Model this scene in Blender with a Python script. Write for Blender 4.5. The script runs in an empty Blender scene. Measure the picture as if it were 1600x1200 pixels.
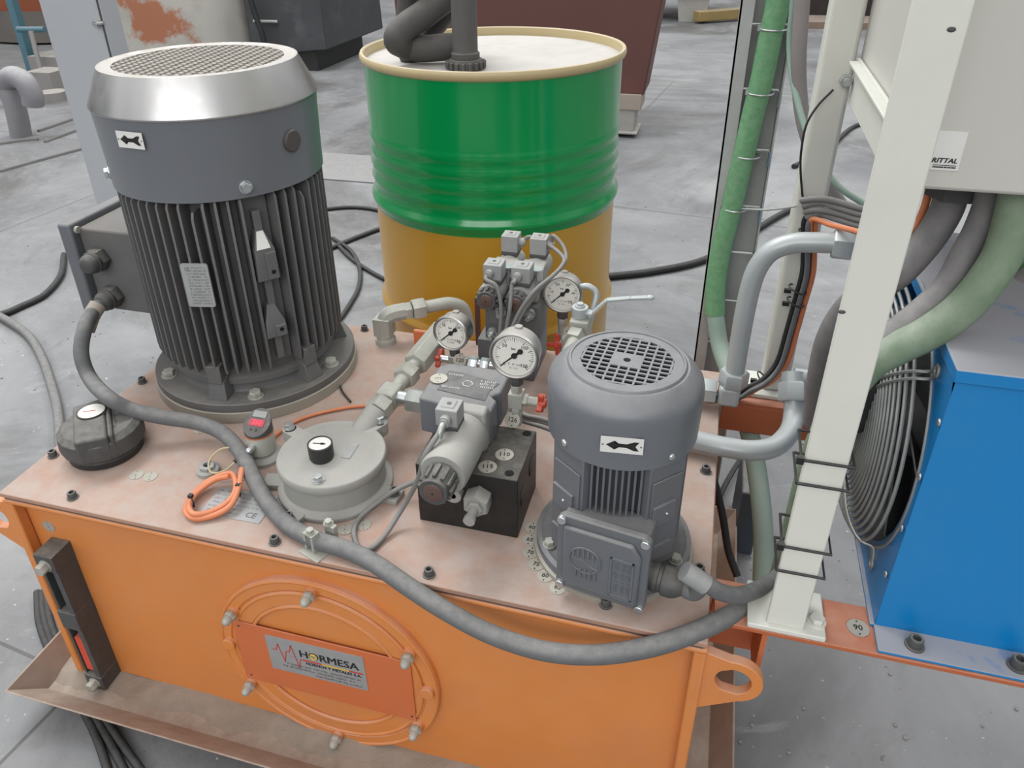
import bpy, math, random
from mathutils import Vector, Matrix
random.seed(7)
PI = math.pi
C = bpy.context.scene.collection

# ------------------------------------------------------------------ camera
F_PX, YAW, PIT, ROL = 1202.543, -0.28782, 0.51772, -0.02104
CAM = Vector((0.94817, -0.63533, 1.18031))
PPX, PPY = 768.183, 521.238
_f = Vector((math.sin(YAW)*math.cos(PIT), math.cos(YAW)*math.cos(PIT), -math.sin(PIT)))
_r = Vector((math.cos(YAW), -math.sin(YAW), 0))
_u = _r.cross(_f)
R_ = math.cos(ROL)*_r + math.sin(ROL)*_u
U_ = -math.sin(ROL)*_r + math.cos(ROL)*_u
cam_d = bpy.data.cameras.new('camera'); cam = bpy.data.objects.new('camera', cam_d); C.objects.link(cam)
cam_d.sensor_fit = 'HORIZONTAL'; cam_d.sensor_width = 36; cam_d.lens = F_PX/1600*36
cam_d.shift_x = (800-PPX)/1600; cam_d.shift_y = (PPY-600)/1600
cam_d.clip_start = .02; cam_d.clip_end = 200
M3 = Matrix((R_, U_, -_f)).transposed()
cam.matrix_world = Matrix.Translation(CAM) @ M3.to_4x4()
bpy.context.scene.camera = cam

SH = Vector((0,0,0))      # origin of the cluster being built
def at(dx=0, dy=0, dz=.0029):
    SH.x, SH.y, SH.z = dx, dy, dz
def P(px, py, ax, val):
    """Real-world point seen at a photo position, on the plane ax = val (a measuring aid)."""
    d = _f + (px-PPX)/F_PX*R_ - (py-PPY)/F_PX*U_
    i = 'xyz'.index(ax)
    return CAM + d*((val+SH[i]-CAM[i])/d[i]) - SH

# ------------------------------------------------------------------ light
S = bpy.context.scene
S.view_settings.view_transform = 'Standard'; S.view_settings.look = 'None'
S.view_settings.gamma = 1; S.view_settings.use_curve_mapping = False
S.view_settings.exposure = 0.18
W = bpy.data.worlds.new('hall_daylight'); S.world = W; W.use_nodes = True
nt = W.node_tree; nt.nodes.clear()
def N(t, tree=None, **k):
    n = (tree or nt).nodes.new(t)
    for a, b in k.items(): setattr(n, a, b)
    return n
wo = N('ShaderNodeOutputWorld'); bg = N('ShaderNodeBackground'); tc = N('ShaderNodeTexCoord')
sep = N('ShaderNodeSeparateXYZ'); nt.links.new(tc.outputs['Generated'], sep.inputs[0])
cr = N('ShaderNodeValToRGB'); mr = N('ShaderNodeMapRange'); mr.inputs[1].default_value = -1; mr.inputs[2].default_value = 1
nt.links.new(sep.outputs[2], mr.inputs[0]); nt.links.new(mr.outputs[0], cr.inputs[0])
e = cr.color_ramp.elements
e[0].position = .45; e[0].color = (.10,.10,.105,1)
e[1].position = .98; e[1].color = (1.0,1.01,1.02,1)
x = e.new(.53); x.color = (.22,.225,.23,1)
x = e.new(.68); x.color = (.70,.71,.72,1)
# long bright roof-light bands between darker roof bays
wv = N('ShaderNodeTexWave', wave_type='BANDS', bands_direction='X'); wv.inputs['Scale'].default_value = 1.35
wv.inputs['Distortion'].default_value = .6; wv.inputs['Phase Offset'].default_value = 1.0
nt.links.new(tc.outputs['Generated'], wv.inputs['Vector'])
mr2 = N('ShaderNodeMapRange'); mr2.inputs[3].default_value = .45; mr2.inputs[4].default_value = 1.65
nt.links.new(wv.outputs['Fac'], mr2.inputs[0])
mr3 = N('ShaderNodeMapRange'); mr3.inputs[1].default_value = -1; mr3.inputs[2].default_value = 1; mr3.inputs[3].default_value = 1.35; mr3.inputs[4].default_value = .75
nt.links.new(sep.outputs[0], mr3.inputs[0])
mu = N('ShaderNodeMath', operation='MULTIPLY'); nt.links.new(mr2.outputs[0], mu.inputs[0]); nt.links.new(mr3.outputs[0], mu.inputs[1])
nt.links.new(cr.outputs[0], bg.inputs[0]); nt.links.new(mu.outputs[0], bg.inputs[1]); nt.links.new(bg.outputs[0], wo.inputs[0])
def area(name, loc, size, energy, target=(0.5,0.5,0.3), col=(1,1,1)):
    l = bpy.data.lights.new(name, 'AREA'); l.shape = 'RECTANGLE'; l.size, l.size_y = size; l.energy = energy; l.color = col
    o = bpy.data.objects.new(name, l); C.objects.link(o); o.location = loc
    o.rotation_euler = (Vector(target)-Vector(loc)).to_track_quat('-Z','Y').to_euler(); return o
area('roof_light', (-2.5, 2.5, 6.5), (5, 1.6), 330, col=(.97,.99,1))
area('front_fill', (1.2, -6.5, 4.5), (7, 3), 210, col=(1,1,1))  # unseen fill light behind the camera, added to brighten front faces
area('roof_light', (3.0, 5.5, 6.5), (5, 1.6), 160, col=(.97,.99,1))

# ------------------------------------------------------------------ mesh builder
LOC = {}
def vec(p): return Vector(p)
def frame(o, z, x=(1,0,0)):
    z = vec(z).normalized(); x = vec(x); x = (x - z*x.dot(z))
    if x.length < 1e-6: x = Vector((0,1,0)) - z*z.y
    x.normalize(); y = z.cross(x)
    m = Matrix((x, y, z)).transposed().to_4x4(); m.translation = vec(o); return m
def catmull(pts, k=8):
    pts = [vec(p) for p in pts]
    if len(pts) < 3: return pts
    out = []
    for i in range(len(pts)-1):
        p0 = pts[i-1] if i else pts[0]*2-pts[1]; p1 = pts[i]; p2 = pts[i+1]
        p3 = pts[i+2] if i+2 < len(pts) else pts[-1]*2-pts[-2]
        for j in range(k):
            t = j/k
            out.append(.5*((2*p1)+(-p0+p2)*t+(2*p0-5*p1+4*p2-p3)*t*t+(-p0+3*p1-3*p2+p3)*t**3))
    out.append(pts[-1]); return out
class M:
    def __init__(s, T=None): s.v = []; s.f = []; s.T = T or Matrix.Identity(4)
    def add(s, vs, fs):
        b = len(s.v); s.v += [s.T @ vec(p) for p in vs]; s.f += [tuple(b+i for i in f) for f in fs]; return s
    def box(s, a, b):
        x0,y0,z0 = a; x1,y1,z1 = b
        return s.add([(x0,y0,z0),(x1,y0,z0),(x1,y1,z0),(x0,y1,z0),(x0,y0,z1),(x1,y0,z1),(x1,y1,z1),(x0,y1,z1)],
                     [(0,3,2,1),(4,5,6,7),(0,1,5,4),(1,2,6,5),(2,3,7,6),(3,0,4,7)])
    def cbox(s, c, d): return s.box([c[i]-d[i]/2 for i in range(3)], [c[i]+d[i]/2 for i in range(3)])
    def lathe(s, prof, n=48, T=None, cap0=True, cap1=True):
        T = T or Matrix.Identity(4); vs = []; fs = []; k = len(prof)
        for i in range(n):
            a = 2*PI*i/n; ca, sa = math.cos(a), math.sin(a)
            for r, z in prof: vs.append(T @ Vector((r*ca, r*sa, z)))
        for i in range(n):
            j = (i+1) % n
            for q in range(k-1): fs.append((i*k+q, j*k+q, j*k+q+1, i*k+q+1))
        if cap0: fs.append(tuple(i*k for i in reversed(range(n))))
        if cap1: fs.append(tuple(i*k+k-1 for i in range(n)))
        return s.add(vs, fs)
    def cyl(s, p0, p1, r, n=24, r1=None, x=(1,0,0)):
        p0 = vec(p0); p1 = vec(p1); L = (p1-p0).length
        return s.lathe([(r,0),(r if r1 is None else r1, L)], n, frame(p0, p1-p0, x))
    def turned(s, p0, p1, prof, n=32, x=(1,0,0)):
        p0 = vec(p0); p1 = vec(p1); return s.lathe(prof, n, frame(p0, p1-p0, x))
    def hexn(s, p0, p1, r, x=(1,0,0)):
        p0 = vec(p0); p1 = vec(p1); L = (p1-p0).length; c = min(r*.12, L*.2)
        return s.lathe([(r*.9,0),(r,c),(r,L-c),(r*.9,L)], 6, frame(p0, p1-p0, x))
    def prism(s, pts, z0, z1, T=None, hole=None):
        T = T or Matrix.Identity(4); n = len(pts)
        if hole is None:
            return s.add([T@Vector((x,y,z0)) for x,y in pts]+[T@Vector((x,y,z1)) for x,y in pts],
                [tuple(reversed(range(n))), tuple(range(n,2*n))]+[(i,(i+1)%n,n+(i+1)%n,n+i) for i in range(n)])
        # hole has the same number of points as the outline
        vs = [T@Vector((x,y,z)) for z in (z0,z1) for x,y in list(pts)+list(hole)]
        fs = []
        for i in range(n):
            j = (i+1)%n
            fs += [(j,i,n+i,n+j), (2*n+i,2*n+j,3*n+j,3*n+i), (i,j,2*n+j,2*n+i), (n+j,n+i,3*n+i,3*n+j)]
        return s.add(vs, fs)
    def tube(s, pts, r, n=12, k=8, closed=False, cap=True):
        p = catmull(list(pts)+([pts[0]] if closed else []), k) if k else [vec(q) for q in pts]
        q = [p[0]]
        for a in p[1:]:
            if (a-q[-1]).length > 1e-6: q.append(a)
        p = q; m = len(p); vs = []; fs = []
        t0 = (p[1]-p[0]).normalized(); nrm = t0.orthogonal().normalized()
        for i in range(m):
            t = (p[min(i+1,m-1)]-p[max(i-1,0)]).normalized()
            nrm = (nrm - t*nrm.dot(t)).normalized(); b = t.cross(nrm)
            rr = r(i/(m-1)) if callable(r) else r
            for j in range(n):
                a = 2*PI*j/n; vs.append(p[i]+nrm*math.cos(a)*rr+b*math.sin(a)*rr)
        for i in range(m-1):
            for j in range(n):
                jj = (j+1)%n; fs.append((i*n+j, i*n+jj, (i+1)*n+jj, (i+1)*n+j))
        if cap: fs += [tuple(reversed(range(n))), tuple((m-1)*n+j for j in range(n))]
        return s.add(vs, fs)
    def ring(s, R, r, T=None, n=48, m=8):
        T = T or Matrix.Identity(4); vs = []; fs = []
        for i in range(n):
            a = 2*PI*i/n
            for j in range(m):
                b = 2*PI*j/m; q = R+r*math.cos(b); vs.append(T@Vector((q*math.cos(a), q*math.sin(a), r*math.sin(b))))
        for i in range(n):
            for j in range(m): fs.append((i*m+j, ((i+1)%n)*m+j, ((i+1)%n)*m+(j+1)%m, i*m+(j+1)%m))
        return s.add(vs, fs)
    def ball(s, c, r, n=16, sq=(1,1,1)):
        k = n//2; T = Matrix.Translation(vec(c)) @ Matrix.Diagonal((*sq,1))
        return s.lathe([(max(r*math.sin(PI*i/k),1e-5), -r*math.cos(PI*i/k)) for i in range(k+1)], n, T)
    def text(s, txt, size, T, depth=.0004, bold=0, align='CENTER', sx=1, shear=0):
        cu = bpy.data.curves.new('lettering','FONT'); cu.body = txt; cu.size = size; cu.align_x = align; cu.align_y = 'CENTER'
        cu.extrude = depth/2; cu.offset = bold; cu.resolution_u = 2; cu.shear = shear
        o = bpy.data.objects.new('lettering', cu); C.objects.link(o)
        bpy.context.view_layer.update()
        me = bpy.data.meshes.new_from_object(o.evaluated_get(bpy.context.evaluated_depsgraph_get()))
        A = T @ Matrix.Diagonal((sx,1,1,1))
        s.add([A@v.co for v in me.vertices], [tuple(p.vertices) for p in me.polygons])
        bpy.data.objects.remove(o); bpy.data.curves.remove(cu); bpy.data.meshes.remove(me); return s
    def boldtext(s, txt, size, T, d, **k):
        for q in (-1,0,1): s.text(txt, size, T @ Matrix.Translation((q*d,0,q*.00002)), **k)
        return s
    def build(s, name, mat, parent=None, bev=0, ang=38, label=None, seg=2):
        me = bpy.data.meshes.new(name); L = LOC.get(parent.name, Vector()) if parent else Vector()
        me.from_pydata([tuple(p+SH-L) for p in s.v], [], s.f); me.update()
        import bmesh
        b = bmesh.new(); b.from_mesh(me); bmesh.ops.recalc_face_normals(b, faces=b.faces); b.to_mesh(me); b.free()
        me.materials.append(mat)
        me.polygons.foreach_set('use_smooth', [True]*len(me.polygons)); me.set_sharp_from_angle(angle=math.radians(ang))
        o = bpy.data.objects.new(name, me); C.objects.link(o)
        if parent: o.parent = parent; LOC[o.name] = L
        if label: o['label'] = label
        if bev:
            m = o.modifiers.new('bevel','BEVEL'); m.width = bev; m.segments = seg; m.limit_method = 'ANGLE'; m.angle_limit = math.radians(40)
        return o
def thing(name, label, cat, loc, group=None):
    loc = vec(loc)+SH; o = bpy.data.objects.new(name, None); C.objects.link(o); o.location = loc; o.empty_display_size = .05
    LOC[o.name] = vec(loc); o['label'] = label; o['category'] = cat
    if group: o['group'] = group
    return o
def tag(o, label, cat, group=None):
    o['label'] = label; o['category'] = cat
    if group: o['group'] = group
    return o
def struct(o): o['kind'] = 'structure'; return o

# ------------------------------------------------------------------ materials
def srgb(h):
    if isinstance(h, str): h = [int(h[i:i+2],16)/255 for i in (0,2,4)]
    return tuple((c/12.92 if c <= .04045 else ((c+.055)/1.055)**2.4) for c in h)
def mat(name, col, rough=.5, metal=0, dust=0, dcol='b3aca4', var=.12, scale=12, bump=.0, stain=0, scol='3a3531', coat=0, chip=0, chcol='8a5a3c', gloss_var=.1, emit=0, dside=.0, dlo=.15):
    m = bpy.data.materials.new(name); m.use_nodes = True; t = m.node_tree; t.nodes.clear(); L = t.links.new
    out = N('ShaderNodeOutputMaterial', t); p = N('ShaderNodeBsdfPrincipled', t); L(p.outputs[0], out.inputs[0])
    geo = N('ShaderNodeNewGeometry', t); n1 = N('ShaderNodeTexNoise', t); n1.inputs['Scale'].default_value = scale
    n1.inputs['Detail'].default_value = 6; n1.inputs['Roughness'].default_value = .62; L(geo.outputs['Position'], n1.inputs['Vector'])
    c = srgb(col)
    mx = N('ShaderNodeMix', t, data_type='RGBA'); L(n1.outputs['Fac'], mx.inputs[0])
    mx.inputs[6].default_value = (*[v*(1-var*1.6) for v in c],1); mx.inputs[7].default_value = (*[min(v*(1+var*1.6),1) for v in c],1)
    cur = mx.outputs[2]
    def layer(fac, colr):
        nonlocal cur
        k = N('ShaderNodeMix', t, data_type='RGBA'); L(fac, k.inputs[0]); L(cur, k.inputs[6]); k.inputs[7].default_value = (*srgb(colr),1); cur = k.outputs[2]
    def noisefac(sc, lo, hi, amt, det=5):
        n = N('ShaderNodeTexNoise', t); n.inputs['Scale'].default_value = sc; n.inputs['Detail'].default_value = det; n.inputs['Roughness'].default_value = .65
        L(geo.outputs['Position'], n.inputs['Vector']); r = N('ShaderNodeMapRange', t); r.inputs[1].default_value = lo; r.inputs[2].default_value = hi
        r.inputs[4].default_value = amt; L(n.outputs['Fac'], r.inputs[0]); return r.outputs[0]
    if stain: layer(noisefac(scale*.55+.7, .52, .74, stain), scol)
    if chip: layer(noisefac(scale*.35, .56, .60, chip, 8), chcol)
    if dust or dside:
        sp = N('ShaderNodeSeparateXYZ', t); L(geo.outputs['Normal'], sp.inputs[0])
        r = N('ShaderNodeMapRange', t); r.interpolation_type = 'SMOOTHSTEP'; r.inputs[1].default_value = dlo; r.inputs[2].default_value = .95
        r.inputs[3].default_value = dside; r.inputs[4].default_value = dust; L(sp.outputs[2], r.inputs[0])
        n2 = noisefac(scale*2.2+12, .34, .62, 1.0, 8)
        m2 = N('ShaderNodeMapRange', t); m2.inputs[3].default_value = .35; m2.inputs[4].default_value = 1; L(n2, m2.inputs[0])
        q = N('ShaderNodeMath', t, operation='MULTIPLY'); L(r.outputs[0], q.inputs[0]); L(m2.outputs[0], q.inputs[1]); layer(q.outputs[0], dcol)
        rr = N('ShaderNodeMapRange', t); rr.inputs[3].default_value = rough; rr.inputs[4].default_value = .92; L(q.outputs[0], rr.inputs[0]); L(rr.outputs[0], p.inputs['Roughness'])
        if metal:
            rm = N('ShaderNodeMapRange', t); rm.inputs[3].default_value = metal; rm.inputs[4].default_value = 0; L(q.outputs[0], rm.inputs[0]); L(rm.outputs[0], p.inputs['Metallic'])
    else:
        p.inputs['Roughness'].default_value = rough; p.inputs['Metallic'].default_value = metal
    L(cur, p.inputs['Base Color'])
    if coat: p.inputs['Coat Weight'].default_value = coat; p.inputs['Coat Roughness'].default_value = .08
    if emit: L(cur, p.inputs['Emission Color']); p.inputs['Emission Strength'].default_value = emit
    if bump:
        nb = N('ShaderNodeTexNoise', t); nb.inputs['Scale'].default_value = scale*9; nb.inputs['Detail'].default_value = 4; L(geo.outputs['Position'], nb.inputs['Vector'])
        b = N('ShaderNodeBump', t); b.inputs['Strength'].default_value = bump; b.inputs['Distance'].default_value = .002; L(nb.outputs['Fac'], b.inputs['Height']); L(b.outputs[0], p.inputs['Normal'])
    return m
orange = mat('orange_paint', 'd07f3a', .42, var=.07, scale=5, stain=.35, scol='b4765a', bump=.05, dust=.8, dcol='cda28c', dside=.10)
orange_dark = mat('orange_red_paint', 'c4693c', .5, var=.05, scale=8, stain=.25, scol='a87860', dust=.5, dcol='c9a08c')
lid_m = mat('dusty_orange_lid', 'a98470', .85, var=.14, scale=6, stain=.8, scol='756a62', dust=.75, dcol='aea39c', bump=.1)
beam_m = mat('orange_beam_paint', 'b0603a', .55, var=.08, scale=8, dust=.6, dcol='c29683')
gasket = mat('brown_gasket', '6a554b', .9)
motor_m = mat('grey_motor_paint', '62656a', .42, var=.08, scale=16, dust=.55, dcol='8f8a84', stain=.2, scol='6e655c', bump=.05)
motor_cowl = mat('grey_cowl_paint', '686b70', .3, var=.04, scale=6, dust=.5, dcol='9a9793')
cast = mat('cast_iron_grey_paint', '5d5e5f', .45, var=.12, scale=20, dust=.6, dcol='7d766d', stain=.35, scol='6b6055', bump=.12, dside=.08)
chrome = mat('bare_aluminium', 'b2b2b2', .27, metal=1, var=.07, scale=12, dust=.75, dcol='a89f94', dside=.12, dlo=.3)
steel = mat('zinc_plated_steel', 'aeb3b0', .36, metal=.75, var=.1, scale=40, dust=.45, dcol='a8a49b', dside=.1)
steel_dusty = mat('dusty_fitting_steel', 'b0b2aa', .45, metal=.45, var=.12, scale=30, dust=.6, dcol='a19b90', dside=.25)
silver = mat('silver_grey_paint', 'afb5b6', .34, metal=.25, var=.05, scale=14, dust=.3, dcol='b0aca5')
brightnut = mat('bright_steel', 'c9cdce', .22, metal=.9, dust=.25, dcol='b9b5ae')
castgrey = mat('aluminium_casting', '9a9a95', .62, metal=.15, var=.08, scale=24, dust=.55, dcol='a8a29a', bump=.1, dside=.1)
ringm = mat('pale_machined_ring', '9c978c', .55, metal=.2, var=.1, scale=14, dust=.4)
black = mat('black_plastic', '222324', .5, var=.1, scale=20, dust=.5, dcol='6f6b66', dside=.06)
blackp = mat('black_hole', '060606', .9)
blockm = mat('blackened_steel_block', '2a2929', .45, metal=.4, var=.2, scale=26, dust=.72, dcol='6f6a62', stain=.4, scol='4b4540', bump=.08, dside=.05)
dplastic = mat('dark_grey_plastic', '3c3e40', .55, var=.1, scale=22, dust=.62, dcol='88837b', dside=.14)
gplastic = mat('pale_grey_connector_plastic', '8b8d8d', .5, var=.08, scale=30, dust=.6, dcol='a9a6a0', dside=.2)
cable_g = mat('dusty_grey_cable', '5c5e60', .7, var=.1, scale=30, dust=.7, dcol='8d8a86', dside=.15)
cable_b = mat('black_cable', '1f2022', .6, var=.1, scale=30, dust=.5, dcol='5a5855')
cable_l = mat('grey_signal_cable', '747473', .6, var=.08, scale=30, dust=.5, dcol='97928a', dside=.1)
cable_o = mat('orange_cable', 'd07c52', .55, var=.05, scale=20, dust=.35, dcol='cf9f88')
cable_cream = mat('cream_wire', 'b5a684', .6)
green = mat('green_drum_paint', '008845', .18, var=.03, scale=4, dust=.15, dcol='8fae9a', coat=.3)
yellow = mat('yellow_drum_paint', 'b38a2a', .3, var=.05, scale=4, dust=.2, coat=.15)
cream = mat('cream_rim_paint', 'b5a47c', .4, var=.06, scale=10, dust=.5, dcol='b9b0a4')
drumtop = mat('dusty_drum_lid', 'aca8a2', .85, var=.12, scale=9, stain=.35, scol='87827b', dust=.5, dcol='bdb9b4', bump=.1)
hose_m = mat('dusty_black_hose', '454443', .65, var=.12, scale=14, dust=.55, dcol='77716a', dside=.1)
white_p = mat('white_post_paint', 'd3d3ca', .4, var=.03, scale=8, stain=.10, scol='9c9a92', dust=.3, dcol='bdb9b0')
white_c = mat('pale_grey_cabinet_paint', 'bfbdb6', .5, var=.03, scale=5)
blue = mat('blue_cooler_paint', '0c78b8', .3, var=.04, scale=6, dust=1.9, dcol='9a9a9f', stain=.12, scol='4d87b3')
wirem = mat('zinc_wire', '9b9e9c', .38, metal=.6, dust=.4, dcol='aaa69e', dside=.1)
rust = mat('rust_brown_paint', '5d3a34', .6, var=.08, scale=2.2, stain=.25, scol='4a2d2a', chip=.25, chcol='7a4a3a')
rustleg = mat('chipped_rusty_leg', '9b9084', .7, var=.1, scale=6, chip=.9, chcol='7b4533')
galv = mat('galvanised_steel', 'a9acab', .6, metal=.05, var=.14, scale=18, dust=.3, dside=.1, stain=.2, scol='7b5a4a')
gcable = mat('green_cable', '4f9159', .65, var=.22, scale=40, dust=.6, dcol='9ab09b', dside=.42)
gcond = mat('dusty_green_conduit', '647c60', .6, var=.1, scale=12, dust=1.1, dcol='9da395', dside=.4)
dcond = mat('dusty_dark_conduit', '636163', .65, var=.1, scale=14, dust=.9, dcol='9a9693', dside=.38)
paleg = mat('pale_green_hose', '8fa79a', .6, var=.06, scale=10, dust=.4)
redp = mat('red_valve_handle', 'c8452f', .4, var=.06, scale=30, dust=.45, dcol='b98a7d')
tagm = mat('stamped_tag_aluminium', 'aba79c', .5, metal=.3, var=.08, scale=60, dust=.35, dcol='aaa498')
ink = mat('black_ink', '1c1c1e', .6)
greyink = mat('worn_grey_ink', '6f6c68', .7)
paper = mat('white_sticker', 'd8d8d4', .5, var=.03, scale=30)
platem = mat('aluminium_nameplate', 'a9abac', .4, metal=.4, var=.1, scale=50, dust=.2)
dial = mat('white_dial', 'd9d7cf', .4, var=.02, scale=30)
redink = mat('red_print', 'c0392e', .5); yelink = mat('yellow_print', 'd7b23a', .5)
tie = mat('black_cable_tie', '17181a', .5, dust=.3, dcol='6a6763')
led = mat('red_display', 'ff3c52', .4, emit=.8); ledb = mat('display_window', 'b03a48', .3)
copper = mat('brown_anodised_cap', '6d5750', .4, metal=.5, dust=.3)
H = .4264

# ================================================================== FLOOR
def floor_material():
    m = bpy.data.materials.new('dusty_concrete'); m.use_nodes = True; t = m.node_tree; t.nodes.clear(); L = t.links.new
    out = N('ShaderNodeOutputMaterial', t); p = N('ShaderNodeBsdfPrincipled', t); L(p.outputs[0], out.inputs[0])
    g = N('ShaderNodeNewGeometry', t)
    def noise(sc, det=8, ro=.6, dist=0):
        n = N('ShaderNodeTexNoise', t); n.inputs['Scale'].default_value = sc; n.inputs['Detail'].default_value = det; n.inputs['Roughness'].default_value = ro
        n.inputs['Distortion'].default_value = dist; L(g.outputs['Position'], n.inputs['Vector']); return n.outputs['Fac']
    def rng(i, a, b, c=0, d=1):
        r = N('ShaderNodeMapRange', t); r.inputs[1].default_value = a; r.inputs[2].default_value = b; r.inputs[3].default_value = c; r.inputs[4].default_value = d; L(i, r.inputs[0]); return r.outputs[0]
    def mix(f, a, colr):
        k = N('ShaderNodeMix', t, data_type='RGBA'); L(f, k.inputs[0]); L(a, k.inputs[6]); k.inputs[7].default_value = (*srgb(colr),1); return k.outputs[2]
    base = N('ShaderNodeMix', t, data_type='RGBA'); L(rng(noise(1.1, 9, .62, .8), .35, .65), base.inputs[0])
    base.inputs[6].default_value = (*srgb('6d6e70'),1); base.inputs[7].default_value = (*srgb('8f8f8f'),1)
    c = base.outputs[2]
    c = mix(rng(noise(.55, 6, .7, 1.2), .47, .62, 0, .85), c, '545250')
    c = mix(rng(noise(7, 8, .7, .5), .56, .78, 0, .6), c, '5c5a58')
    c = mix(rng(noise(2.6, 9, .7, 2), .60, .74, 0, .7), c, 'a5a4a2')
    c = mix(rng(noise(70, 3, .6), .68, .76, 0, .8), c, 'd8d8d6')
    c = mix(rng(noise(45, 3, .6), .69, .75, 0, .8), c, '4b4947')
    # saw-cut slab joints
    mp = N('ShaderNodeMapping', t); mp.inputs['Rotation'].default_value = (0,0,.12); L(g.outputs['Position'], mp.inputs[0])
    br = N('ShaderNodeTexBrick', t); br.inputs['Scale'].default_value = 1; br.inputs['Mortar Size'].default_value = .004; br.inputs['Brick Width'].default_value = 4.1; br.inputs['Row Height'].default_value = 2.6
    br.inputs['Mortar Smooth'].default_value = .3; L(mp.outputs[0], br.inputs['Vector'])
    jf = N('ShaderNodeMath', t, operation='MULTIPLY'); L(br.outputs['Fac'], jf.inputs[0]); jf.inputs[1].default_value = .75
    c = mix(jf.outputs[0], c, '4e4c4a')
    L(c, p.inputs['Base Color']); L(rng(noise(3, 5), .3, .7, .45, .8), p.inputs['Roughness'])
    b = N('ShaderNodeBump', t); b.inputs['Strength'].default_value = .35; b.inputs['Distance'].default_value = .01; L(noise(14, 8, .7), b.inputs['Height']); L(b.outputs[0], p.inputs['Normal'])
    return m
fl = M(); nx = 40
fl.box((-14,-6,-.1),(14,26,0)); struct(fl.build('floor', floor_material()))

def small_print(m, xa, xb, y, h, z, T=None, w=.35):
    # a line of worn print too small to read: short strokes
    T = T or Matrix.Identity(4); rs = random.Random(int((xa+y)*1e5)); x_ = xa
    while x_ < xb:
        if rs.random() > .16:
            k = rs.choice((0,1,2)); hh = h*rs.choice((.7,1,1))
            m.add([T@Vector(q) for q in ((x_,y-h/2,z),(x_+h*.16,y-h/2,z),(x_+h*.16,y-h/2+hh,z),(x_,y-h/2+hh,z))],[(0,1,2,3)])
            if k: yy = y-h/2+(k-1)*hh*.8; m.add([T@Vector(q) for q in ((x_,yy,z),(x_+h*.45,yy,z),(x_+h*.45,yy+h*.16,z),(x_,yy+h*.16,z))],[(0,1,2,3)])
        x_ += h*.62
# ================================================================== TANK
at()
tank = thing('hydraulic_tank', 'orange steel hydraulic oil tank with dusty lid carrying both motors', 'tank', (.5,.28,0))
b = M(); b.box((.0,.018,.0205),(1.0098,.590,.412)); b.box((-.003,-.001,.0205),(.012,.018,.412)); b.box((.998,-.001,.0205),(1.0128,.018,.412))
b.box((-.004,-.002,.405),(1.0138,.594,.413))
b.build('tank_body', orange, tank, bev=.003)
M().box((.002,0,.4131),(1.0078,.592,.4184)).build('gasket', gasket, tank)
M().box((-.002,-.003,.4184),(1.0118,.5943,H)).build('lid', lid_m, tank, bev=.0015)
def lug(sx, x0):
    n = 40; cx, cz, r = .038, .362, .034
    outer = []
    # outline: straight flanks tangent to a round end, closed against the tank wall
    pts = [(-.002,.404)]
    for i in range(21):
        a = math.radians(100 - i*(100+75)/20); pts.append((cx+r*math.cos(a), cz+r*math.sin(a)))
    pts += [(-.002,.298),(-.002,.318),(-.002,.335),(-.002,.350),(-.002,.362),(-.002,.375),(-.002,.390)]
    n = len(pts)
    # resample to equal count for the hole by angle
    hole = []
    for q in pts:
        a = math.atan2(q[1]-cz, q[0]-cx); hole.append((cx+.021*math.cos(a), cz+.021*math.sin(a)))
    T = Matrix(((sx,0,0,x0),(0,0,1,0),(0,1,0,0),(0,0,0,1)))
    m = M(); m.prism(pts, .004, .017, T, hole); return m.build('lifting_lug', orange, tank, bev=.001)
lug(1, 1.0098); lug(-1, 0.0)
# inspection cover on the front
TC = Matrix(((1,0,0,.492),(0,0,-1,.018),(0,1,0,.190),(0,0,0,1)))
cov = M(TC); cov.lathe([(.176,0),(.176,.007),(.1735,.0095),(.157,.0095),(.155,.007),(.152,.007),(.150,.0095),(.128,.0095),(.1255,.006),(.06,.006),(.001,.006)], 72, cap1=False)
cover = cov.build('inspection_cover', orange, tank)
cov = M(TC)
for R in (.1500, .1240, .1725): cov.ring(R, .0030, Matrix.Translation((0,0,.0085)), 72, 8)
cov.build('cover_rib', orange, cover)
for a in (90,30,-30,-90,-150,150):
    ca, sa =   .160*math.cos(math.radians(a)), .160*math.sin(math.radians(a))
    m = M(TC); m.cyl((ca,sa,.008),(ca,sa,.0105),.0105,20); m.cyl((ca,sa,.010),(ca,sa,.016),.009,20,)
    m.build('washer', orange, cover)
    m = M(TC); m.hexn((ca,sa,.016),(ca,sa,.024),.0092)
    m.turned((ca,sa,.023),(ca,sa,.036),[(.0072,0),(.0072,.004),(.0062,.009),(.0035,.012),(.0005,.013)],20); m.build('acorn_nut', steel_dusty, cover)
for a in (2,178):
    ca, sa =   .160*math.cos(math.radians(a)), .160*math.sin(math.radians(a))
    m = M(TC); m.cyl((ca,sa,.008),(ca,sa,.017),.0105,20); m.build('stud_plug', orange, cover, bev=.001)
m = M(TC); m.box((-.145,-.070,.0105),(.138,.061,.0125)); m.build('plate_holder', orange_dark, cover, bev=.0004)
m = M(TC)
for x, y in ((-.135,.052),(.132,.052),(-.135,-.06),(.132,-.06)): m.cyl((x,y,.0124),(x,y,.0129),.0018,10)
m.build('rivet_hole', black, cover)
TS = TC @ Matrix.Translation((-.013,.011,.0125)) @ Matrix.Rotation(math.radians(.8),4,'Z')
plate = tank
m = M(TS); m.box((-.079,-.037,0),(.079,.037,.0008)); np_ = m.build('maker_plate', platem, tank, label='silver maker plate with red pulse line and black lettering')
m = M(TS); m.boldtext('HORMESA', .0205, Matrix.Translation((.0215,.0120,.0010)), .0005, sx=1.02)
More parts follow.
